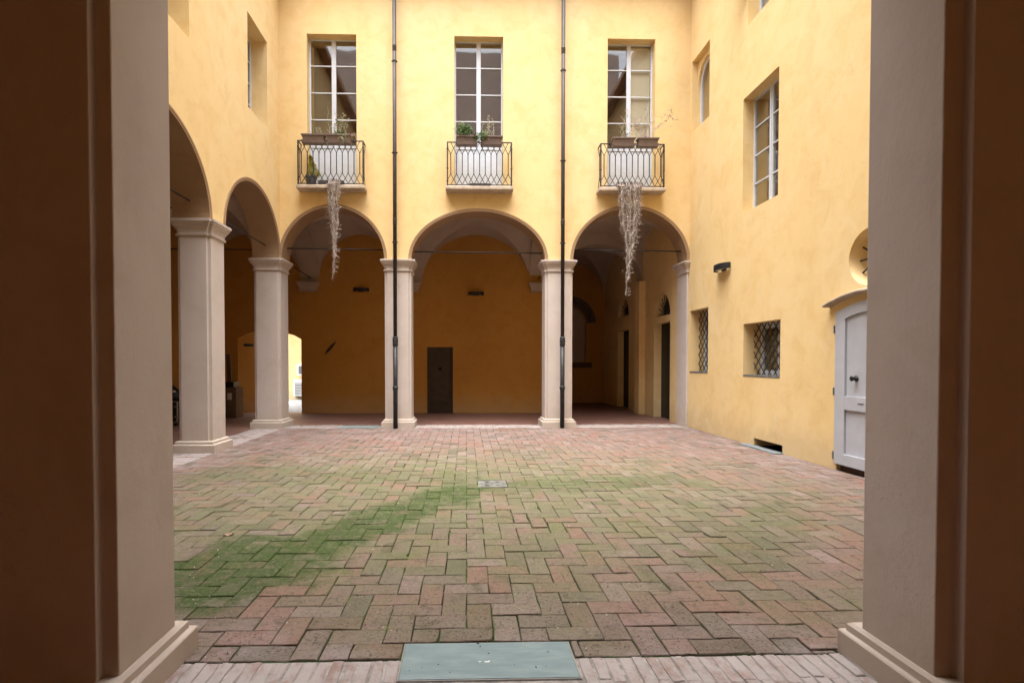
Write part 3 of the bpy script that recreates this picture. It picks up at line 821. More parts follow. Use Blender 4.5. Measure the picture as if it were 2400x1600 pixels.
# grey door with a segmental head, stone hood above
FRD = lambda u, v, n: FR(u, v, n + 0.012)
def seg(u, z, rise): return z + rise * math.sin(math.pi * max(0, min(1, (u - YD0) / (YD1 - YD0))))
gd = MB()
us = [YD0 - 0.03 + (YD1 - YD0 + 0.06) * k / 16 for k in range(17)]
top = [(u, seg(u, 2.205, 0.115)) for u in us]
def slab(pts_top, vb, n0, n1):
    m = len(pts_top)
    vs = [FRD(u, vb, n0) for u, v in pts_top] + [FRD(u, v, n0) for u, v in pts_top] + [FRD(u, vb, n1) for u, v in pts_top] + [FRD(u, v, n1) for u, v in pts_top]
    fs = []
    for i in range(m - 1):
        fs += [(i, i + 1, m + i + 1, m + i), (2 * m + i, 3 * m + i, 3 * m + i + 1, 2 * m + i + 1), (m + i, m + i + 1, 3 * m + i + 1, 3 * m + i), (i, 2 * m + i, 2 * m + i + 1, i + 1)]
    fs += [(0, m, 3 * m, 2 * m), (m - 1, 2 * m - 1 + 0, 4 * m - 1, 3 * m - 1)]
    gd.add(vs, fs)
slab(top, 0.09, -0.05, -0.022)                                        # panel ground
slab([(u, seg(u, 2.205, 0.115)) for u in us if u > 7.055] and [(7.06, seg(7.06, 2.206, 0.115)), (7.25, seg(7.25, 2.206, 0.115))], 0.09, -0.02, 0.008)
slab([(YD0 - 0.03, seg(YD0, 2.206, 0.115)), (6.26, seg(6.26, 2.206, 0.115))], 0.09, -0.02, 0.008)
slab([(6.26, 1.045), (7.06, 1.045)], 0.855, -0.02, 0.008)
slab([(6.26, 0.245), (7.06, 0.245)], 0.09, -0.02, 0.0085)
uu = [6.26 + 0.80 * k / 12 for k in range(13)]
m = len(uu)
vs_ = [FRD(u, seg(u, 2.055, 0.115), -0.02) for u in uu] + [FRD(u, seg(u, 2.206, 0.115), -0.02) for u in uu] + [FRD(u, seg(u, 2.055, 0.115), 0.008) for u in uu] + [FRD(u, seg(u, 2.206, 0.115), 0.008) for u in uu]
gd.add(vs_, [q for i in range(m - 1) for q in ((2 * m + i, 3 * m + i, 3 * m + i + 1, 2 * m + i + 1), (i, 2 * m + i, 2 * m + i + 1, i + 1), (m + i, m + i + 1, 3 * m + i + 1, 3 * m + i))])
gdo = tag(gd.build('door', 'greydoor', win_b, bevel=0.004), 'pale grey panelled door under a curved stone hood')
for z in (1.97, 1.10, 0.20):
    h = MB(); h.tube([FRD(7.262, z - 0.055, 0.01), FRD(7.262, z + 0.055, 0.01)], 0.011, 8)
    for q in (-0.035, 0.0, 0.035): h.tube([FRD(7.262, z + q - 0.008, 0.01), FRD(7.262, z + q + 0.008, 0.01)], 0.015, 8)
    h.build('hinge', 'steel', gdo)
kn2 = MB(); kn2.lathe((0, 0, 0), [(0.038, 0), (0.04, 0.008), (0.016, 0.014), (0.014, 0.045), (0.032, 0.055), (0.036, 0.07), (0.024, 0.082)], 16)
k2 = bpy.data.objects.new('door_knob', kn2.mesh('door_knob', 'black', True)); link(k2, gdo, FRD(6.87, 1.29, -0.022)); k2.rotation_euler = (0, R(-90), 0)
lk = MB(); lk.box(FRD, 6.70, 6.80, 0.955, 0.965, 0.008, 0.012); lk.build('lock_slot', 'black', gdo)
th = MB(); th.box(FR, YD0, YD1, -0.01, 0.085, -0.30, -0.06); th.build('threshold', 'brownwood', win_b)
hd = MB(); K = 18
hp = [(5.93 + 1.46 * k / K, 2.285 + 0.125 * math.sin(math.pi * k / K)) for k in range(K + 1)]
vs_ = []
for u, v in hp: vs_ += [FR(u, v, -0.02), FR(u, v, 0.10), FR(u, v + 0.018, 0.122), FR(u, v + 0.042, 0.118), FR(u, v + 0.075, -0.02)]
hd.add(vs_, [(i * 5 + a, i * 5 + (a + 1) % 5, (i + 1) * 5 + (a + 1) % 5, (i + 1) * 5 + a) for i in range(K) for a in range(5)] + [tuple(range(5)), tuple(K * 5 + a for a in range(5))])
hd.build('door_hood', 'stone', win_b, bevel=0.006)
vb = MB(); vb.box(FR, 8.44, 9.38, -0.02, 0.30, -0.60, -0.45); vb.build('vent_back', 'dark', win_b)
# doorways and fanlights under the portico
for (d0, d1, z1, fc, fr_, fz) in ((13.28, 14.43, 2.57, 13.855, 0.575, 2.745), (16.68, 17.92, 2.58, 17.3, 0.60, 3.04)):
    dl = MB(); dl.box(lambda u, v, n: (5.2 - n, u, v), d0 + 0.002, d1 - 0.002, 0.0, z1 - 0.002, -0.26, -0.21)
    dlo = dl.build('door', 'black', win_b)  # near-black sheet across the doorway, standing in for its dark opening
    fb = MB(); fb.box(FR, fc - fr_ - 0.1, fc + fr_ + 0.1, fz - 0.08, fz + fr_ + 0.15, -0.30, -0.26)
    fbo = fb.build('fanlight', 'black', win_b)  # black backing stands in for the darkness behind the bars
    for k in range(11):
        a = math.pi * (k + 0.5) / 11
        m = MB(); m.tube([FR(fc + 0.10 * math.cos(a), fz + 0.02 + 0.10 * math.sin(a), -0.12), FR(fc + (fr_ - 0.01) * math.cos(a), fz + (fr_ - 0.0) * math.sin(a), -0.12)], 0.009, 6)
        m.build('grille_bar', 'iron', fbo)
    m = MB(); m.tube([FR(fc + 0.30 * math.cos(math.pi * k / 16), fz + 0.01 + 0.30 * math.sin(math.pi * k / 16), -0.12) for k in range(17)], 0.008, 6); m.build('grille_bar', 'iron', fbo)
    m = MB(); m.tube([FR(fc - fr_, fz + 0.012, -0.12), FR(fc + fr_, fz + 0.012, -0.12)], 0.012, 6); m.build('grille_bar', 'iron', fbo)
pl = MB(); pl.box(W_, 5.02, 5.199, 15.14, 15.60, 0, SPR); pl.build('pilaster', 'yellow', win_b, bevel=0.005)
wo2 = MB(); wo2.box(W_, 9.0, 9.4, -1.8, 20.2, 0, TOP); wo2.build('outer_wall', 'dark', win_b)
wf = MB(); wf.box(W_, 5.76, 9.0, -1.8, 20.2, -0.02, 0.0); wf.box(W_, 5.76, 9.0, -1.8, 20.2, 3.9, 4.1); wf.build('floor_slab', 'dark', win_b)

# ---- near facade above the camera, with the two framing piers
N1, N2, N3 = arch(-3.175, 1.075, SPR, 1.06), arch(0.2375, 1.7375, SPR, 1.25), arch(3.89, 1.30, SPR, 1.15)
NWIN = [(-3.6, -2.5, 5.6, 8.9), (-0.3, 0.8, 5.6, 8.9), (3.2, 4.3, 5.6, 8.9)]
wall(FN, [(-4.85, SPR)] + N1 + N2 + N3 + [(5.2, SPR), (5.2, 10.8), (-4.85, 10.8)], [rect(*w) for w in NWIN], 0.52, 'wall', near_b, arcs=(N1, N2, N3))
for a in (N1, N2, N3): archivolt(FN, a, near_b)
for w in NWIN: window(FN, w[0], w[1], w[2], w[3], 0.2, near_b, rows4(w))
pier(-1.782, 2.47, 0.30, 0.26, near_b, 0.064, 0.043, (0.062, 0.165))
pier(2.298, 2.365, 0.305, 0.255, near_b, 0.08, 0.05, (0.052, 0.165))
pier(-4.55, 2.51, 0.30, 0.26, near_b)
bw = MB(); bw.box(W_, -8.2, 9.0, -1.8, -1.3, 0, 11.7); bw.build('back_wall', 'warm', near_b)
for x0, x1 in ((-4.82, -2.07), (-1.53, 2.0), (2.56, 5.22)): groin(x0, x1, -1.32, 2.24, 1.42, near_b)
for c, w in ((-1.80, 0.27), (2.28, 0.28), (-4.6, 0.26)): tarch(c, w, -1.3, 2.2, 'y', 1.22, near_b)

# ---- building beyond the outer court
out_b = thing('outer_building', (-7, 22, 0), 'bright yellow wall seen through the low passage behind the portico', 'building')
o_ = MB(); o_.box(W_, -16, 2.3, 21.9, 22.4, -0.02, 6.5); o_.build('wall', 'yellow', out_b)

# ================================================================== BALCONIES (parts of the far building)
RZ0, RZ1, RY = 5.475, 6.455, 11.905
def balcony(cx, label):
    hw = 0.765
    sl = MB(); sl.box(W_, cx - hw, cx + hw, 11.86, 12.16, 5.385, RZ0)
    root = tag(sl.build('balcony', 'stone', far_b, bevel=0.022), label)
    rw = 0.722
    m = MB(); m.box(W_, cx - rw - 0.012, cx + rw + 0.012, RY - 0.014, RY + 0.014, RZ1 - 0.012, RZ1 + 0.006)
    for s in (-1, 1): m.box(W_, cx + s * rw - 0.012, cx + s * rw + 0.012, RY + 0.014, 12.16, RZ1 - 0.011, RZ1 + 0.005)
    m.build('top_rail', 'iron', root)
    m = MB(); m.box(W_, cx - rw, cx + rw, RY - 0.009, RY + 0.009, RZ0 + 0.022, RZ0 + 0.038)
    for s in (-1, 1): m.box(W_, cx + s * rw - 0.009, cx + s * rw + 0.009, RY + 0.009, 12.16, RZ0 + 0.022, RZ0 + 0.037)
    m.build('bottom_rail', 'iron', root)
    for s in (-1, 1):
        m = MB(); m.box(W_, cx + s * rw - 0.014, cx + s * rw + 0.014, RY - 0.015, RY + 0.013, RZ0, RZ1 - 0.012)
        for z in (RZ0 + 0.12, RZ0 + 0.40, RZ1 - 0.14): m.lathe((cx + s * rw, RY, z), [(0.012, -0.03), (0.025, 0), (0.012, 0.03)], 8)
        m.build('post', 'iron', root)
    n = 11; st = 2 * rw / (n + 0.15)
    zt, zb = RZ1 - 0.265, RZ0 + 0.27
    base = None
    for i in range(n):
        x = cx + (i - (n - 1) / 2) * st
        first, last = i == 0, i == n - 1
        if base is None or last or i == 1:
            m = MB(); m.tube([(0, 0, zb), (0, 0, zt)], 0.0105, 6)
            for z in (zb, zt): m.lathe((0, 0, z), [(0.008, -0.018), (0.015, 0), (0.008, 0.018)], 8)
            for s in (-1, 1):
                e = 0.5 if (first and s < 0) or (last and s > 0) else 1.0
                m.tube([(0, 0, zt), (s * st * e, 0, zt + (RZ1 - 0.01 - zt) * e)], 0.0078, 5)
                m.tube([(0, 0, zb), (s * st * e, 0, zb - (zb - RZ0 - 0.03) * e)], 0.0078, 5)
            m.lathe((st / 2, 0, (zt + RZ1) / 2), [(0.005, -0.012), (0.011, 0), (0.005, 0.012)], 6) if not last else None
            m.lathe((st / 2, 0, (zb + RZ0 + 0.03) / 2), [(0.005, -0.012), (0.011, 0), (0.005, 0.012)], 6) if not last else None
            base = m.build('baluster', 'iron', root, (x, RY, 0))
        else:
            dup(base, root, (x, RY, 0))
    for s in (-1, 1):                            # the short returns to the wall
        m = MB(); y = (RY + 12.15) / 2; x = cx + s * rw
        m.tube([(x, y, zb), (x, y, zt)], 0.0085, 6)
        for q in (-1, 1):
            m.tube([(x, y, zt), (x, y + q * 0.11, RZ1 - 0.01)], 0.0078, 5); m.tube([(x, y, zb), (x, y + q * 0.11, RZ0 + 0.03)], 0.0078, 5)
        m.build('baluster', 'iron', root)
    return root
BX = (-3.03, 0.30, 3.77)
balcony(BX[0], 'balcony with a yellow conifer and a trailing dry plant')
balcony(BX[1], 'balcony with a dense green bush in its flower box')
balcony(BX[2], 'balcony with bare twigs and the longest dry trailing plant')

# ================================================================== DOWNPIPES
def drainpipe(x, label, rings):
    y = 11.995
    t = thing('drainpipe', (x, y, 0), label, 'drainpipe', 'downpipes on the far facade')
    m = MB(); m.tube([(x, y, 2.06), (x, y, 10.28)], 0.043, 16); m.build('pipe', 'pipe', t, smooth=True)
    m = MB(); m.tube([(x, y, 0.0), (x, y, 2.0)], 0.051, 16); m.build('cast_iron_foot', 'castiron', t, smooth=True)
    for z, pr in ((1.98, [(0.053, -0.10), (0.060, -0.09), (0.062, -0.01), (0.058, 0.0), (0.066, 0.015), (0.066, 0.04), (0.056, 0.055), (0.060, 0.07), (0.060, 0.10), (0.046, 0.115)]),
                  (0.93, [(0.053, -0.06), (0.058, -0.04), (0.064, 0.0), (0.064, 0.02), (0.060, 0.028), (0.052, 0.04)])):
        m = MB(); m.lathe((x, y, z), pr, 18); m.build('collar', 'castiron', t, smooth=True)
    for z in rings:
        m = MB(); m.lathe((x, y, z), [(0.044, -0.014), (0.056, -0.012), (0.056, 0.012), (0.044, 0.014)], 16)
        m.box(W_, x - 0.068, x + 0.068, y - 0.012, y + 0.012, z - 0.007, z + 0.007)
        m.box(W_, x - 0.01, x + 0.01, y + 0.05, 12.16, z - 0.008, z + 0.008); m.build('bracket', 'pipe', t)
    for z in (4.72, 8.6):
        m = MB(); m.lathe((x, y, z), [(0.044, -0.10), (0.047, -0.09), (0.047, 0.02), (0.049, 0.03), (0.044, 0.04)], 16); m.build('sleeve', 'pipe', t, smooth=True)
drainpipe(-1.615, 'dark brown downpipe on the pier between the trailing-plant balcony and the green-bush balcony', (4.23, 6.24, 8.28))
drainpipe(2.205, 'dark brown downpipe on the pier between the green-bush balcony and the bare-twig balcony', (4.23, 6.10, 8.13))

# ================================================================== WALL LAMPS
def wall_lamp(fr, u, v, label, w=0.23, d=0.13, h=0.10, tilt=0.0):
    t = thing('wall_lamp', fr(u, v, 0), label, 'lamp', 'curved black wall lamps')
    m = MB(); K = 16; vs = []
    for k in range(K + 1):
        a = math.pi * k / K
        for off, z in ((0.0, -h / 2), (0.0, h / 2), (0.012, h / 2), (0.012, -h / 2)):
            vs.append(fr(u - (w - off) * math.cos(a), v + z + tilt * math.cos(a), 0.012 + (d - off) * math.sin(a) ** 0.8))
    m.add(vs, [(i * 4 + q, i * 4 + (q + 1) % 4, (i + 1) * 4 + (q + 1) % 4, (i + 1) * 4 + q) for i in range(K) for q in range(4)] + [(0, 1, 2, 3), (K * 4, K * 4 + 1, K * 4 + 2, K * 4 + 3)])
    m.build('housing', 'lamp', t)
    m = MB(); m.box(fr, u - 0.09, u + 0.09, v - h / 2 - 0.005, v + h / 2 - 0.02, 0.0, 0.02); m.build('back_plate', 'lamp', t)
    m = MB(); vs = [fr(u - (w - 0.014) * math.cos(math.pi * k / K), v - h / 2 + 0.02, 0.012 + (d - 0.014) * math.sin(math.pi * k / K) ** 0.8) for k in range(K + 1)]
    m.add(vs, [tuple(range(K + 1))]); m.build('diffuser', 'frost', t)
wall_lamp(FR, 10.48, 3.42, 'curved black wall lamp on the sunlit yellow wall above the grilled windows', 0.27, 0.16, 0.12)
wall_lamp(FP, -3.11, 3.66, 'curved black wall lamp under the arch with the hanging dry plant')
wall_lamp(lambda u, v, n: FP(u, v, n + 0.03), 0.29, 3.55, 'curved black wall lamp above the dark service door', 0.235)
jd = Vector((0.422, 0.42, 0)).normalized(); jn = Vector((jd.y, -jd.x, 0))
def FJ(u, v, n): p = Vector((-6.54, 15.915, 0)) + jd * u + jn * n; return (p.x, p.y, v)
wall_lamp(FJ, 0.02, 2.03, 'small dark lamp on the lit jamb of the low passage', 0.15, 0.09, 0.07)

# ================================================================== PLANTS ON THE BALCONIES
prng = random.Random(21)
def leaf_quad(mb, p, size, mi=0, rnd=prng, narrow=0.55):
    a = Vector((rnd.gauss(0, 1), rnd.gauss(0, 1), rnd.gauss(0, 0.8))).normalized()
    b = a.orthogonal().normalized(); b = (Matrix.Rotation(rnd.uniform(0, 6.28), 3, a) @ b)
    p = Vector(p); l, w = size * rnd.uniform(0.6, 1.2), size * narrow * rnd.uniform(0.7, 1.1)
    c = a.cross(b) * w * 0.3
    mb.add([p, p + a * l * 0.5 + b * w * 0.5 + c, p + a * l, p + a * l * 0.5 - b * w * 0.5 + c], [(0, 1, 2, 3)], mi)
def bush(mb, c, rx, ry, rz, n, size, mi=0):
    for _ in range(n):
        d = Vector((prng.gauss(0, 1), prng.gauss(0, 1), prng.gauss(0, 1))).normalized() * prng.random() ** 0.45
        leaf_quad(mb, (c[0] + d.x * rx, c[1] + d.y * ry, c[2] + d.z * rz), size, mi)
def stem(mb, pts, r, leaves, size, lm, sm=0, jit=0.02):
    """a bent stem through pts with leaves along it"""
    P = [Vector(p) for p in pts]; out = []
    for i in range(len(P) - 1):
        for k in range(5):
            t = k / 5
            out.append(P[i].lerp(P[i + 1], t) + Vector((prng.gauss(0, jit), prng.gauss(0, jit * 0.6), prng.gauss(0, jit))) * 0.5)
    out.append(P[-1])
    mb.tube(out, [r * (1 - 0.6 * i / len(out)) for i in range(len(out))], 4, sm)
    for _ in range(leaves):
        q = prng.choice(out); leaf_quad(mb, q + Vector((prng.gauss(0, 0.012), prng.gauss(0, 0.012), prng.gauss(0, 0.012))), size, lm)

def flower_box(cx, w, label, plant, tilt=0.0):
    y0, y1, zb, zt = 11.73, 11.885, 6.355, 6.535
    t = thing('flower_box', (cx, 11.80, zb), label, 'flower box', 'brown flower boxes on the balcony rails')
    m = MB(); hw = w / 2
    def r8(o, z): return [(cx - hw - o, y0 - o, z), (cx + hw + o, y0 - o, z), (cx + hw + o, y1 + o, z), (cx - hw - o, y1 + o, z)]
    lv = [r8(-0.035, zb), r8(-0.004, zt - 0.035), r8(0.012, zt - 0.034), r8(0.014, zt), r8(-0.006, zt), r8(-0.012, zt - 0.04)]
    vs = [p for l in lv for p in l]
    m.add(vs, [(i * 4 + k, i * 4 + (k + 1) % 4, (i + 1) * 4 + (k + 1) % 4, (i + 1) * 4 + k) for i in range(5) for k in range(4)] + [(0, 1, 2, 3)])
    m.build('trough', 'planter', t, bevel=0.004)
    m = MB(); lv = [r8(-0.03, zb - 0.012), r8(-0.004, zb - 0.012), r8(0.008, zb + 0.05), r8(0.002, zb + 0.05), r8(-0.03, zb + 0.0)]
    vs = [p for l in lv for p in l]
    m.add(vs, [(i * 4 + k, i * 4 + (k + 1) % 4, (i + 1) * 4 + (k + 1) % 4, (i + 1) * 4 + k) for i in range(4) for k in range(4)] + [(0, 1, 2, 3)])
    m.build('drip_tray', 'planter', t)
    m = MB(); m.add(r8(-0.012, zt - 0.035), [(0, 1, 2, 3)]); m.build('soil', 'soil', t, normals=False)
    for q in (-0.3, 0.3):
        m = MB(); m.tube([(cx + q * w, 11.89, zb + 0.02), (cx + q * w, 11.896, zt - 0.06), (cx + q * w, 11.93, RZ1 + 0.012)], 0.005, 5); m.build('hook', 'iron', t)
    m = MB(); plant(m, cx, 11.80, zt - 0.03, hw)
    m.build('foliage', ['leaf', 'leafpale', 'dryleaf', 'dry'], t, normals=False)

def p_sprig(m, cx, y, z, hw):
    for k in range(4):
        x = cx + hw * 0.45 + prng.gauss(0, 0.03); stem(m, [(x, y, z), (x + prng.gauss(0, 0.03), y, z + 0.10), (x + prng.gauss(0, 0.05), y, z + 0.19)], 0.004, 12, 0.036, 1, 3)
    bush(m, (cx - hw * 0.2, y, z), 0.12, 0.05, 0.015, 20, 0.02, 0)
def p_wisp(m, cx, y, z, hw):
    bush(m, (cx + 0.02, y - 0.03, z + 0.035), 0.20, 0.08, 0.06, 150, 0.040, 0)
    bush(m, (cx + 0.10, y - 0.12, z - 0.09), 0.11, 0.04, 0.12, 60, 0.042, 1)
    for k in range(9):
        x = cx - 0.18 + k * 0.045; h = prng.uniform(0.25, 0.48)
        stem(m, [(x, y, z), (x + prng.gauss(0, 0.05), y - 0.03, z + h * 0.5), (x + prng.gauss(0, 0.10), y - 0.05, z + h)], 0.004, 18, 0.050, 1 if k % 3 else 0, 3)
    stem(m, [(cx - 0.2, y, z), (cx - 0.24, y, z + 0.35), (cx - 0.25, y, z + 0.66)], 0.0032, 22, 0.050, 0, 3)
    for k in range(4):
        stem(m, [(cx + 0.2, y, z), (cx + 0.34, y - 0.05, z + prng.uniform(0.0, 0.12)), (cx + 0.48, y - 0.05, z - 0.12 * k + 0.05), (cx + 0.55, y - 0.05, z - 0.16 * k)], 0.0022, 6, 0.026, 2, 3)
def p_bush(m, cx, y, z, hw):
    bush(m, (cx - 0.06, y - 0.02, z + 0.15), 0.19, 0.14, 0.17, 560, 0.048, 0)
    bush(m, (cx - 0.08, y - 0.05, z + 0.20), 0.17, 0.12, 0.14, 120, 0.040, 1)
    bush(m, (cx + 0.24, y - 0.06, z + 0.0), 0.12, 0.10, 0.11, 190, 0.042, 0)
    stem(m, [(cx - 0.15, y, z + 0.05), (cx - 0.26, y - 0.03, z + 0.16), (cx - 0.33, y - 0.03, z + 0.17)], 0.004, 14, 0.045, 0, 3)
def p_mixed(m, cx, y, z, hw):
    bush(m, (cx - 0.19, y - 0.06, z + 0.02), 0.10, 0.09, 0.12, 130, 0.040, 0)
    bush(m, (cx - 0.14, y - 0.08, z + 0.02), 0.10, 0.06, 0.10, 60, 0.040, 1)
    for k in range(8):
        x = cx - 0.16 + k * 0.03; h = prng.uniform(0.2, 0.5)
        stem(m, [(x, y, z), (x + prng.gauss(0, 0.04), y, z + h * 0.6), (x + prng.gauss(0, 0.08), y, z + h)], 0.0036, 14, 0.042, 1, 3)
    bush(m, (cx + 0.10, y, z + 0.03), 0.10, 0.04, 0.035, 40, 0.028, 0)
def p_thin(m, cx, y, z, hw):
    for k in range(7):
        x = cx + 0.02 + prng.gauss(0, 0.05); h = prng.uniform(0.3, 0.62)
        stem(m, [(x, y, z), (x + prng.gauss(0, 0.04), y, z + h * 0.5), (x + prng.gauss(0, 0.08), y, z + h)], 0.0042, 18, 0.036, 2 if k % 2 else 0, 3)
    bush(m, (cx + 0.10, y, z + 0.09), 0.07, 0.04, 0.09, 60, 0.028, 0)
    for k in range(4): stem(m, [(cx + 0.1, y, z), (cx + 0.25, y, z + 0.3 + 0.05 * k), (cx + 0.45, y, z + 0.42 + 0.03 * k)], 0.004, 14, 0.034, 2, 3)
def p_twigs(m, cx, y, z, hw):
    stem(m, [(cx - 0.1, y, z), (cx + 0.12, y - 0.02, z + 0.18), (cx + 0.36, y - 0.04, z + 0.40), (cx + 0.48, y - 0.04, z + 0.52), (cx + 0.52, y - 0.04, z + 0.70)], 0.008, 70, 0.040, 2, 3)
    stem(m, [(cx - 0.05, y, z), (cx + 0.02, y, z + 0.33), (cx + 0.18, y - 0.03, z + 0.48), (cx + 0.44, y - 0.04, z + 0.56), (cx + 0.62, y - 0.05, z + 0.42)], 0.0075, 70, 0.040, 2, 3)
    stem(m, [(cx - 0.16, y, z), (cx - 0.10, y, z + 0.40), (cx + 0.0, y, z + 0.74)], 0.007, 36, 0.036, 2, 3)
    stem(m, [(cx + 0.02, y, z), (cx - 0.25, y, z + 0.28), (cx - 0.5, y, z + 0.38), (cx - 0.62, y, z + 0.52)], 0.0065, 36, 0.036, 2, 3)
    stem(m, [(cx + 0.0, y, z), (cx - 0.15, y, z + 0.16), (cx - 0.34, y, z + 0.44), (cx - 0.52, y, z + 0.66), (cx - 0.40, y, z + 0.62)], 0.006, 34, 0.036, 2, 3)
    for k in range(6): stem(m, [(cx - 0.1 + prng.gauss(0, 0.05), y, z), (cx + prng.gauss(0, 0.15), y, z + 0.2), (cx + prng.gauss(0, 0.25), y, z + 0.35)], 0.0045, 16, 0.034, 2, 3)
flower_box(-3.375, 0.49, 'nearly empty brown flower box above the yellow conifer', p_sprig)
flower_box(-2.81, 0.50, 'brown flower box with wispy pale stems and trailing leaves', p_wisp)
flower_box(0.02, 0.45, 'brown flower box with a dense round green bush', p_bush)
flower_box(0.575, 0.45, 'brown flower box with sparse pale sprigs next to the dense bush', p_mixed)
flower_box(3.53, 0.49, 'brown flower box with thin upright stems, beside the bare arching twigs', p_thin)
flower_box(4.08, 0.46, 'brown flower box with long bare twigs arching towards the corner', p_twigs)

# ---- dry trailing plants over the balcony edges
def trailing(cx, w, top, profile, n, label, box):
    """profile: list of (z, half width, centre shift); strands hang in front of the slab"""
    t = thing('trailing_plant', (cx, 11.95, RZ0), label, 'plant', 'dry trailing plants over the balcony edges')
    m = MB(); x0, x1 = box
    m.box(W_, x0, x1, 11.945, 12.09, RZ0 + 0.001, RZ0 + 0.12); m.build('trough', 'pot', t, bevel=0.006)
    m = MB()
    def at(z):
        for (za, wa, ca), (zb, wb, cb) in zip(profile[:-1], profile[1:]):
            if za >= z >= zb:
                f = (za - z) / (za - zb); return wa + (wb - wa) * f, ca + (cb - ca) * f
        return profile[-1][1], profile[-1][2]
    z_end = profile[-1][0]
    for i in range(n):
        s = prng.uniform(-1, 1)
        L = prng.random() ** 0.75 * (1 - 0.55 * abs(s) ** 1.5)
        ze = top - 0.35 - (top - 0.35 - z_end) * L
        if i < 3: ze = z_end + 0.06 * i; s *= 0.25
        pts = [(cx + s * w * 0.8, 12.0 + prng.uniform(-0.03, 0.03), RZ0 + 0.10), (cx + s * w * 0.95, 11.92, top + prng.uniform(0.02, 0.10)), (cx + s * w, 11.855, top - 0.03)]
        z = top - 0.05; ph = prng.uniform(0, 6); amp = prng.uniform(0.005, 0.034); y = 11.835 + prng.gauss(0, 0.03)
        while z > ze:
            hw, cc = at(z)
            pts.append((cx + cc + s * hw + amp * math.sin(z * 19 + ph) + prng.gauss(0, 0.007), min(y, 11.85) + prng.gauss(0, 0.007), z))
            z -= 0.045
        r0 = prng.uniform(0.0024, 0.0046)
        m.tube(pts, r0, 3, prng.choice((0, 1)), False)
        for p in pts[2:]:
            for _ in range(prng.choice((0, 1, 1, 2))):
                leaf_quad(m, Vector(p) + Vector((prng.gauss(0, 0.010), prng.gauss(0, 0.010), prng.gauss(0, 0.016))), 0.026, 0 if prng.random() < 0.72 else 1, narrow=0.36)
            if prng.random() < 0.13:
                q = Vector(p); sd_ = prng.choice((-1, 1)); l = prng.uniform(0.04, 0.13)
                m.tube([q, q + Vector((sd_ * l * 0.6, -0.01, -l * 0.2)), q + Vector((sd_ * l, -0.02, -l * prng.uniform(-0.1, 0.7)))], 0.0024, 3, 0, False)
    m.build('foliage', ['dry', 'drydark'], t, normals=False)
trailing(-2.93, 0.17, 5.53, [(5.53, 0.17, 0.0), (5.0, 0.13, -0.02), (4.6, 0.10, 0.0), (4.2, 0.05, 0.0), (3.8, 0.022, -0.01), (3.30, 0.004, -0.055)], 62, 'dry trailing plant hanging over the balcony of the yellow conifer', (-3.32, -2.76))
trailing(3.70, 0.29, 5.53, [(5.53, 0.26, 0.0), (4.9, 0.23, 0.0), (4.6, 0.19, -0.01), (4.25, 0.11, 0.0), (3.8, 0.06, -0.03), (3.45, 0.03, -0.05), (3.02, 0.005, -0.10)], 110, 'longer and broader dry trailing plant hanging from the bare-twig balcony', (3.45, 4.03))
# ---- pots standing on the balconies
t = thing('potted_conifer', (-3.50, 12.03, RZ0), 'small yellow-green conifer in a dark pot behind the balcony railing', 'plant')
m = MB(); m.lathe((-3.50, 12.03, RZ0 + 0.001), [(0.095, 0), (0.118, 0.19), (0.128, 0.19), (0.130, 0.225), (0.112, 0.225), (0.108, 0.19)], 18); m.build('pot', 'pot', t, smooth=False)
m = MB()
for _ in range(1500):
    h = prng.random() ** 1.3; rr = (1 - h) * 0.165 * prng.random() ** 0.35 + 0.004; q = prng.uniform(0, 6.28)
    leaf_quad(m, (-3.49 + rr * math.cos(q) - 0.02 * h + 0.05 * (1 - h), 12.0 + rr * 0.5 * math.sin(q), RZ0 + 0.225 + h * 0.46), 0.042, 0, narrow=0.4)
m.build('foliage', ['conifer'], t, normals=False)
tag_ = 'low dark tray on the floor of the green-bush balcony'
t = thing('plant_tray', (0.31, 12.02, RZ0), tag_, 'tray')
m = MB(); m.box(W_, 0.07, 0.55, 11.96, 12.09, RZ0 + 0.001, RZ0 + 0.085); m.build('trough', 'pot', t, bevel=0.008)
m = MB(); m.box(W_, 0.085, 0.535, 11.975, 12.075, RZ0 + 0.0852, RZ0 + 0.092); m.build('soil', 'soil', t)

# ================================================================== THINGS IN THE COURT
def plate(x0, x1, y0, y1, z, label, name='glass_plate'):
    t = thing(name, ((x0 + x1) / 2, (y0 + y1) / 2, 0), label, 'glass plate', 'walk-on glass plates in the paving')
    m = MB(); m.box(W_, x0 + 0.006, x1 - 0.006, y0 + 0.006, y1 - 0.006, -0.03, z); m.build('pane', 'floorglass', t, bevel=0.005)
    m = MB()
    for a in ((x0, x1, y0, y0 + 0.006), (x0, x1, y1 - 0.006, y1), (x0, x0 + 0.006, y0 + 0.006, y1 - 0.006), (x1 - 0.006, x1, y0 + 0.006, y1 - 0.006)):
        m.box(W_, a[0], a[1], a[2], a[3], -0.03, z - 0.004)
    m.build('rim', 'steel', t)
plate(-0.33, 0.55, 2.455, 2.785, 0.006, 'blue-grey walk-on glass plate set in the kerb in front of the camera')
plate(-2.98, -1.995, 12.14, 12.48, 0.006, 'dark glass plate in the far kerb beside the downpipe pier')

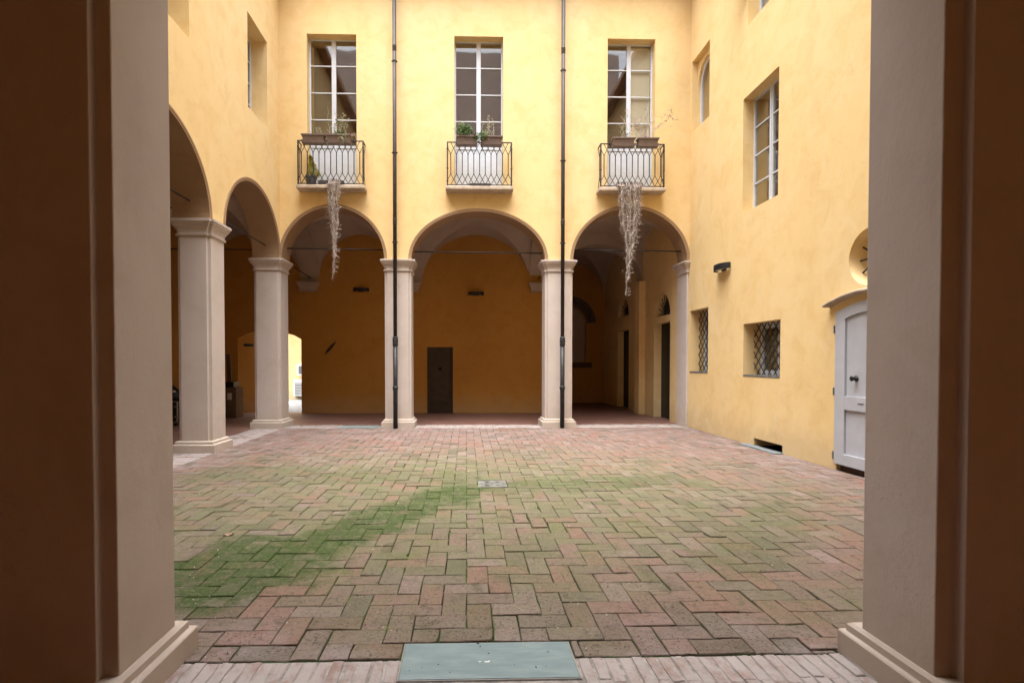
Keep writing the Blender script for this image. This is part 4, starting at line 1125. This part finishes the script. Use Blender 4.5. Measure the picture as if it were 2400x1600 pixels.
dc = thing('drain_cover', (0.32, 6.475, 0), 'pale square stone drain cover with five slots in the mossy paving', 'drain')
FG = lambda u, v, n: (u, v, n)
hs_ = [rect(0.32 + dx - 0.028, 0.32 + dx + 0.028, 6.475 + dy - 0.014, 6.475 + dy + 0.014) for dx, dy in ((0, 0), (-0.065, 0.075), (0.065, 0.075), (-0.065, -0.075), (0.065, -0.075))]
wall(FG, [(0.145, 6.30), (0.495, 6.30), (0.495, 6.65), (0.145, 6.65)], hs_, 0.03, 'slab', dc, mats=('palestone', 'palestone'), n0=0.004)
m = MB(); m.box(W_, 0.15, 0.49, 6.305, 6.645, -0.06, -0.028); m.build('pit', 'black', dc)

ss = tag(MB().box(W_, 5.03, 5.199, 8.44, 9.52, -0.01, 0.022).build('vent_slab', 'bluestone', bevel=0.006), 'blue-grey stone slab on the ground before the low wall vent', 'slab')

m = MB(); q = [(0, 0, 0.004), (0.05, 0.02, 0.02), (0.09, 0.01, 0.006), (0.10, -0.02, 0.03), (0.06, -0.035, 0.004), (0.02, -0.03, 0.022)]
m.add([(x - 2.12, y + 4.6, z) for x, y, z in q] + [(-2.07, 4.6, 0.012)], [(i, (i + 1) % 6, 6) for i in range(6)])
tag(m.build('dry_leaf', 'dryleaf', normals=False), 'curled dry leaf lying alone on the olive mossy bricks', 'leaf')
M['dryleaf2'] = M['dryleaf']
m = MB()
for _ in range(190):
    y = 2.5 + 5.5 * prng.random() ** 1.6; x = prng.uniform(-0.55 * y, 0.78 * y)
    if y < 2.85 and not (-0.3 < x < 0.5) and prng.random() < 0.7: continue
    s = prng.uniform(0.002, 0.0065); z = 0.008 if (y < 2.79 and -0.3 < x < 0.5) else 0.003
    a = prng.uniform(0, 3.1); c, d = math.cos(a), math.sin(a)
    m.add([(x + c * s * 1.8, y + d * s * 1.8, z), (x - d * s * .6, y + c * s * .6, z), (x - c * s * 1.6, y - d * s * 1.6, z), (x + d * s * .5, y - c * s * .5, z), (x, y, z + s * 0.7)], [(0, 1, 4), (1, 2, 4), (2, 3, 4), (3, 0, 4)], 0 if prng.random() < 0.6 else 1)
tag(m.build('debris', ['soil', 'paper'], normals=False), 'specks of soil, grit and twig scattered over the bricks', 'litter', kind='stuff')

# iron wall anchor on the portico wall
a_, b_ = Vector((-4.19, 15.665, 1.75)), Vector((-3.86, 15.665, 2.13))
m = MB(); m.tube([a_.lerp(b_, k / 10) for k in range(11)], [0.008 + 0.030 * math.sin(math.pi * k / 10) for k in range(11)], 8)
m.tube([a_.lerp(b_, 0.5), a_.lerp(b_, 0.5) + Vector((0, 0.05, 0))], 0.02, 8)
tag(m.build('wall_anchor', 'iron'), 'slanting spindle-shaped iron wall anchor on the shaded portico wall', 'anchor')

# ---- goods stored in the corner of the side portico
t = thing('cardboard_box', (-6.58, 14.62, 0), 'tall dark cardboard box with a white label standing by the lit jamb', 'box')
m = MB(); m.box(W_, -6.92, -6.25, 14.40, 14.86, 0.0, 0.82); m.box(W_, -6.93, -6.59, 14.39, 14.87, 0.82, 0.826); m.box(W_, -6.58, -6.24, 14.39, 14.87, 0.8205, 0.8265); m.build('carton', 'cardboard', t, bevel=0.005)
m = MB(); m.box(W_, -6.48, -6.36, 14.396, 14.3995, 0.50, 0.68); m.build('label', 'paper', t)
m = MB(); m.box(W_, -6.90, -6.34, 14.46, 14.80, 0.828, 0.98); m.box(W_, -6.91, -6.62, 14.45, 14.81, 0.98, 0.986)
tag(m.build('carton', 'black', bevel=0.005), 'low black carton lying on the tall cardboard box', 'box')
m = MB(); d_ = Vector((-6.56, 14.385, 0.0)); 
m.add([(-6.64, 14.34, 0.86), (-6.53, 14.34, 0.86), (-6.58, 14.40, 1.64), (-6.69, 14.40, 1.64), (-6.64, 14.375, 0.86), (-6.53, 14.375, 0.86), (-6.58, 14.435, 1.64), (-6.69, 14.435, 1.64)], [(0, 1, 2, 3), (4, 7, 6, 5), (0, 4, 5, 1), (1, 5, 6, 2), (2, 6, 7, 3), (3, 7, 4, 0)])
for v in range(len(m.v)):
    x, y, z = m.v[v]; m.v[v] = (x + 0.14, y + 0.10, z + (0.126 if z < 1 else 0.10))
tag(m.build('plank', 'brownwood', bevel=0.004), 'dark plank stood on end on the black carton', 'plank')
t = thing('hand_truck', (-6.62, 14.05, 0), 'black wheeled hand truck in front of the tall cardboard box', 'hand truck')
for x in (-6.80, -6.44):
    m = MB(); m.lathe((0, 0, 0), [(0.05, -0.03), (0.12, -0.028), (0.145, -0.018), (0.145, 0.018), (0.12, 0.028), (0.05, 0.03)], 22)
    w = bpy.data.objects.new('wheel', m.mesh('wheel', 'rubber', True)); link(w, t, (x, 14.05, 0.146)); w.rotation_euler = (0, R(90), R(64))
    m = MB(); m.lathe((0, 0, 0), [(0.045, -0.034), (0.05, -0.03), (0.05, 0.03), (0.045, 0.034)], 14)
    h = bpy.data.objects.new('hub', m.mesh('hub', 'black')); COL.objects.link(h); h.parent = w; WORLD[h.name] = WORLD[w.name].copy()
m = MB(); m.tube([(-6.80, 14.05, 0.146), (-6.44, 14.05, 0.146)], 0.014, 8)
for x in (-6.74, -6.50): m.tube([(x, 13.98, 0.05), (x, 14.10, 0.30), (x, 14.30, 1.05)], 0.014, 8)
for k in range(4): m.tube([(-6.74, 14.10 + 0.05 * k, 0.30 + 0.2 * k), (-6.50, 14.10 + 0.05 * k, 0.30 + 0.2 * k)], 0.011, 8)
m.build('frame', 'black', t)
m = MB(); m.box(W_, -6.80, -6.44, 13.80, 13.99, 0.02, 0.03); m.build('toe_plate', 'black', t)
t = thing('flight_case', (-7.15, 12.9, 0), 'black flight case with steel edges half hidden by the slanted pier', 'case')
m = MB(); m.box(W_, -7.50, -6.86, 12.62, 13.12, 0.09, 0.58); m.build('shell', 'black', t, bevel=0.006)
m = MB()
for x in (-7.50, -6.86):
    for y in (12.62, 13.12): m.box(W_, x - 0.014, x + 0.014, y - 0.014, y + 0.014, 0.085, 0.585)
for z in (0.09, 0.58):
    for y in (12.62, 13.12): m.box(W_, -7.486, -6.874, y - 0.012, y + 0.012, z - 0.013, z + 0.013)
m.build('edge_trim', 'steel', t)
for z in (0.22, 0.46):
    m = MB(); m.box(W_, -6.92, -6.89, 12.60, 12.617, z - 0.02, z + 0.02); m.build('latch', 'steel', t)
for x in (-7.42, -6.94):
    for y in (12.70, 13.04):
        m = MB(); m.lathe((x, y, 0.0), [(0.03, 0.0), (0.034, 0.03), (0.03, 0.085)], 10); m.build('caster', 'rubber', t)
t = thing('bag', (-7.15, 12.87, 0.595), 'dark sagging bag with a pale tag on top of the flight case', 'bag')
m = MB(); K = 12
rings = []
for z, r in ((0.0, 1.0), (0.08, 1.12), (0.18, 1.0), (0.27, 0.72), (0.33, 0.42), (0.36, 0.30)):
    rings.append([(-7.15 + 0.24 * r * math.cos(6.283 * k / K) * (1 + 0.12 * math.sin(3 * k + z * 9)), 12.87 + 0.17 * r * math.sin(6.283 * k / K), 0.597 + z) for k in range(K)])
m.add([p for r in rings for p in r], [(i * K + k, i * K + (k + 1) % K, (i + 1) * K + (k + 1) % K, (i + 1) * K + k) for i in range(5) for k in range(K)] + [tuple(range(K)), tuple(5 * K + k for k in range(K))])
m.build('sack', 'black', t, smooth=True)
m = MB(); m.box(W_, -7.0, -6.93, 12.68, 12.69, 0.80, 0.84); m.build('tag', 'paper', t)

# ---- outer court
t = thing('air_conditioner', (-6.65, 21.75, 0.12), 'white air conditioner low on the bright wall beyond the passage', 'air conditioner')
m = MB(); m.box(W_, -7.06, -6.25, 21.58, 21.86, 0.14, 0.82); m.build('casing', 'acwhite', t, bevel=0.015)
m = MB(); m.box(W_, -6.99, -6.45, 21.565, 21.579, 0.22, 0.68)
m.build('fan_panel', 'acgrille', t)
for k in range(7):
    m = MB(); m.box(W_, -6.99, -6.45, 21.555, 21.565, 0.24 + k * 0.065, 0.262 + k * 0.065); m.build('louvre', 'acwhite', t)
for x in (-6.95, -6.36):
    m = MB(); m.box(W_, x - 0.02, x + 0.02, 21.57, 21.90, 0.09, 0.139); m.build('bracket', 'acgrille', t)
t = thing('wall_cabinet', (-6.65, 21.85, 0.98), 'white-framed cabinet above the air conditioner beyond the passage', 'cabinet')
m = MB(); m.box(W_, -6.97, -6.40, 21.78, 21.90, 0.98, 1.44); m.build('body', 'acwhite', t, bevel=0.01)
m = MB(); m.box(W_, -6.90, -6.47, 21.771, 21.779, 1.05, 1.37); m.build('door', 'acgrille', t)
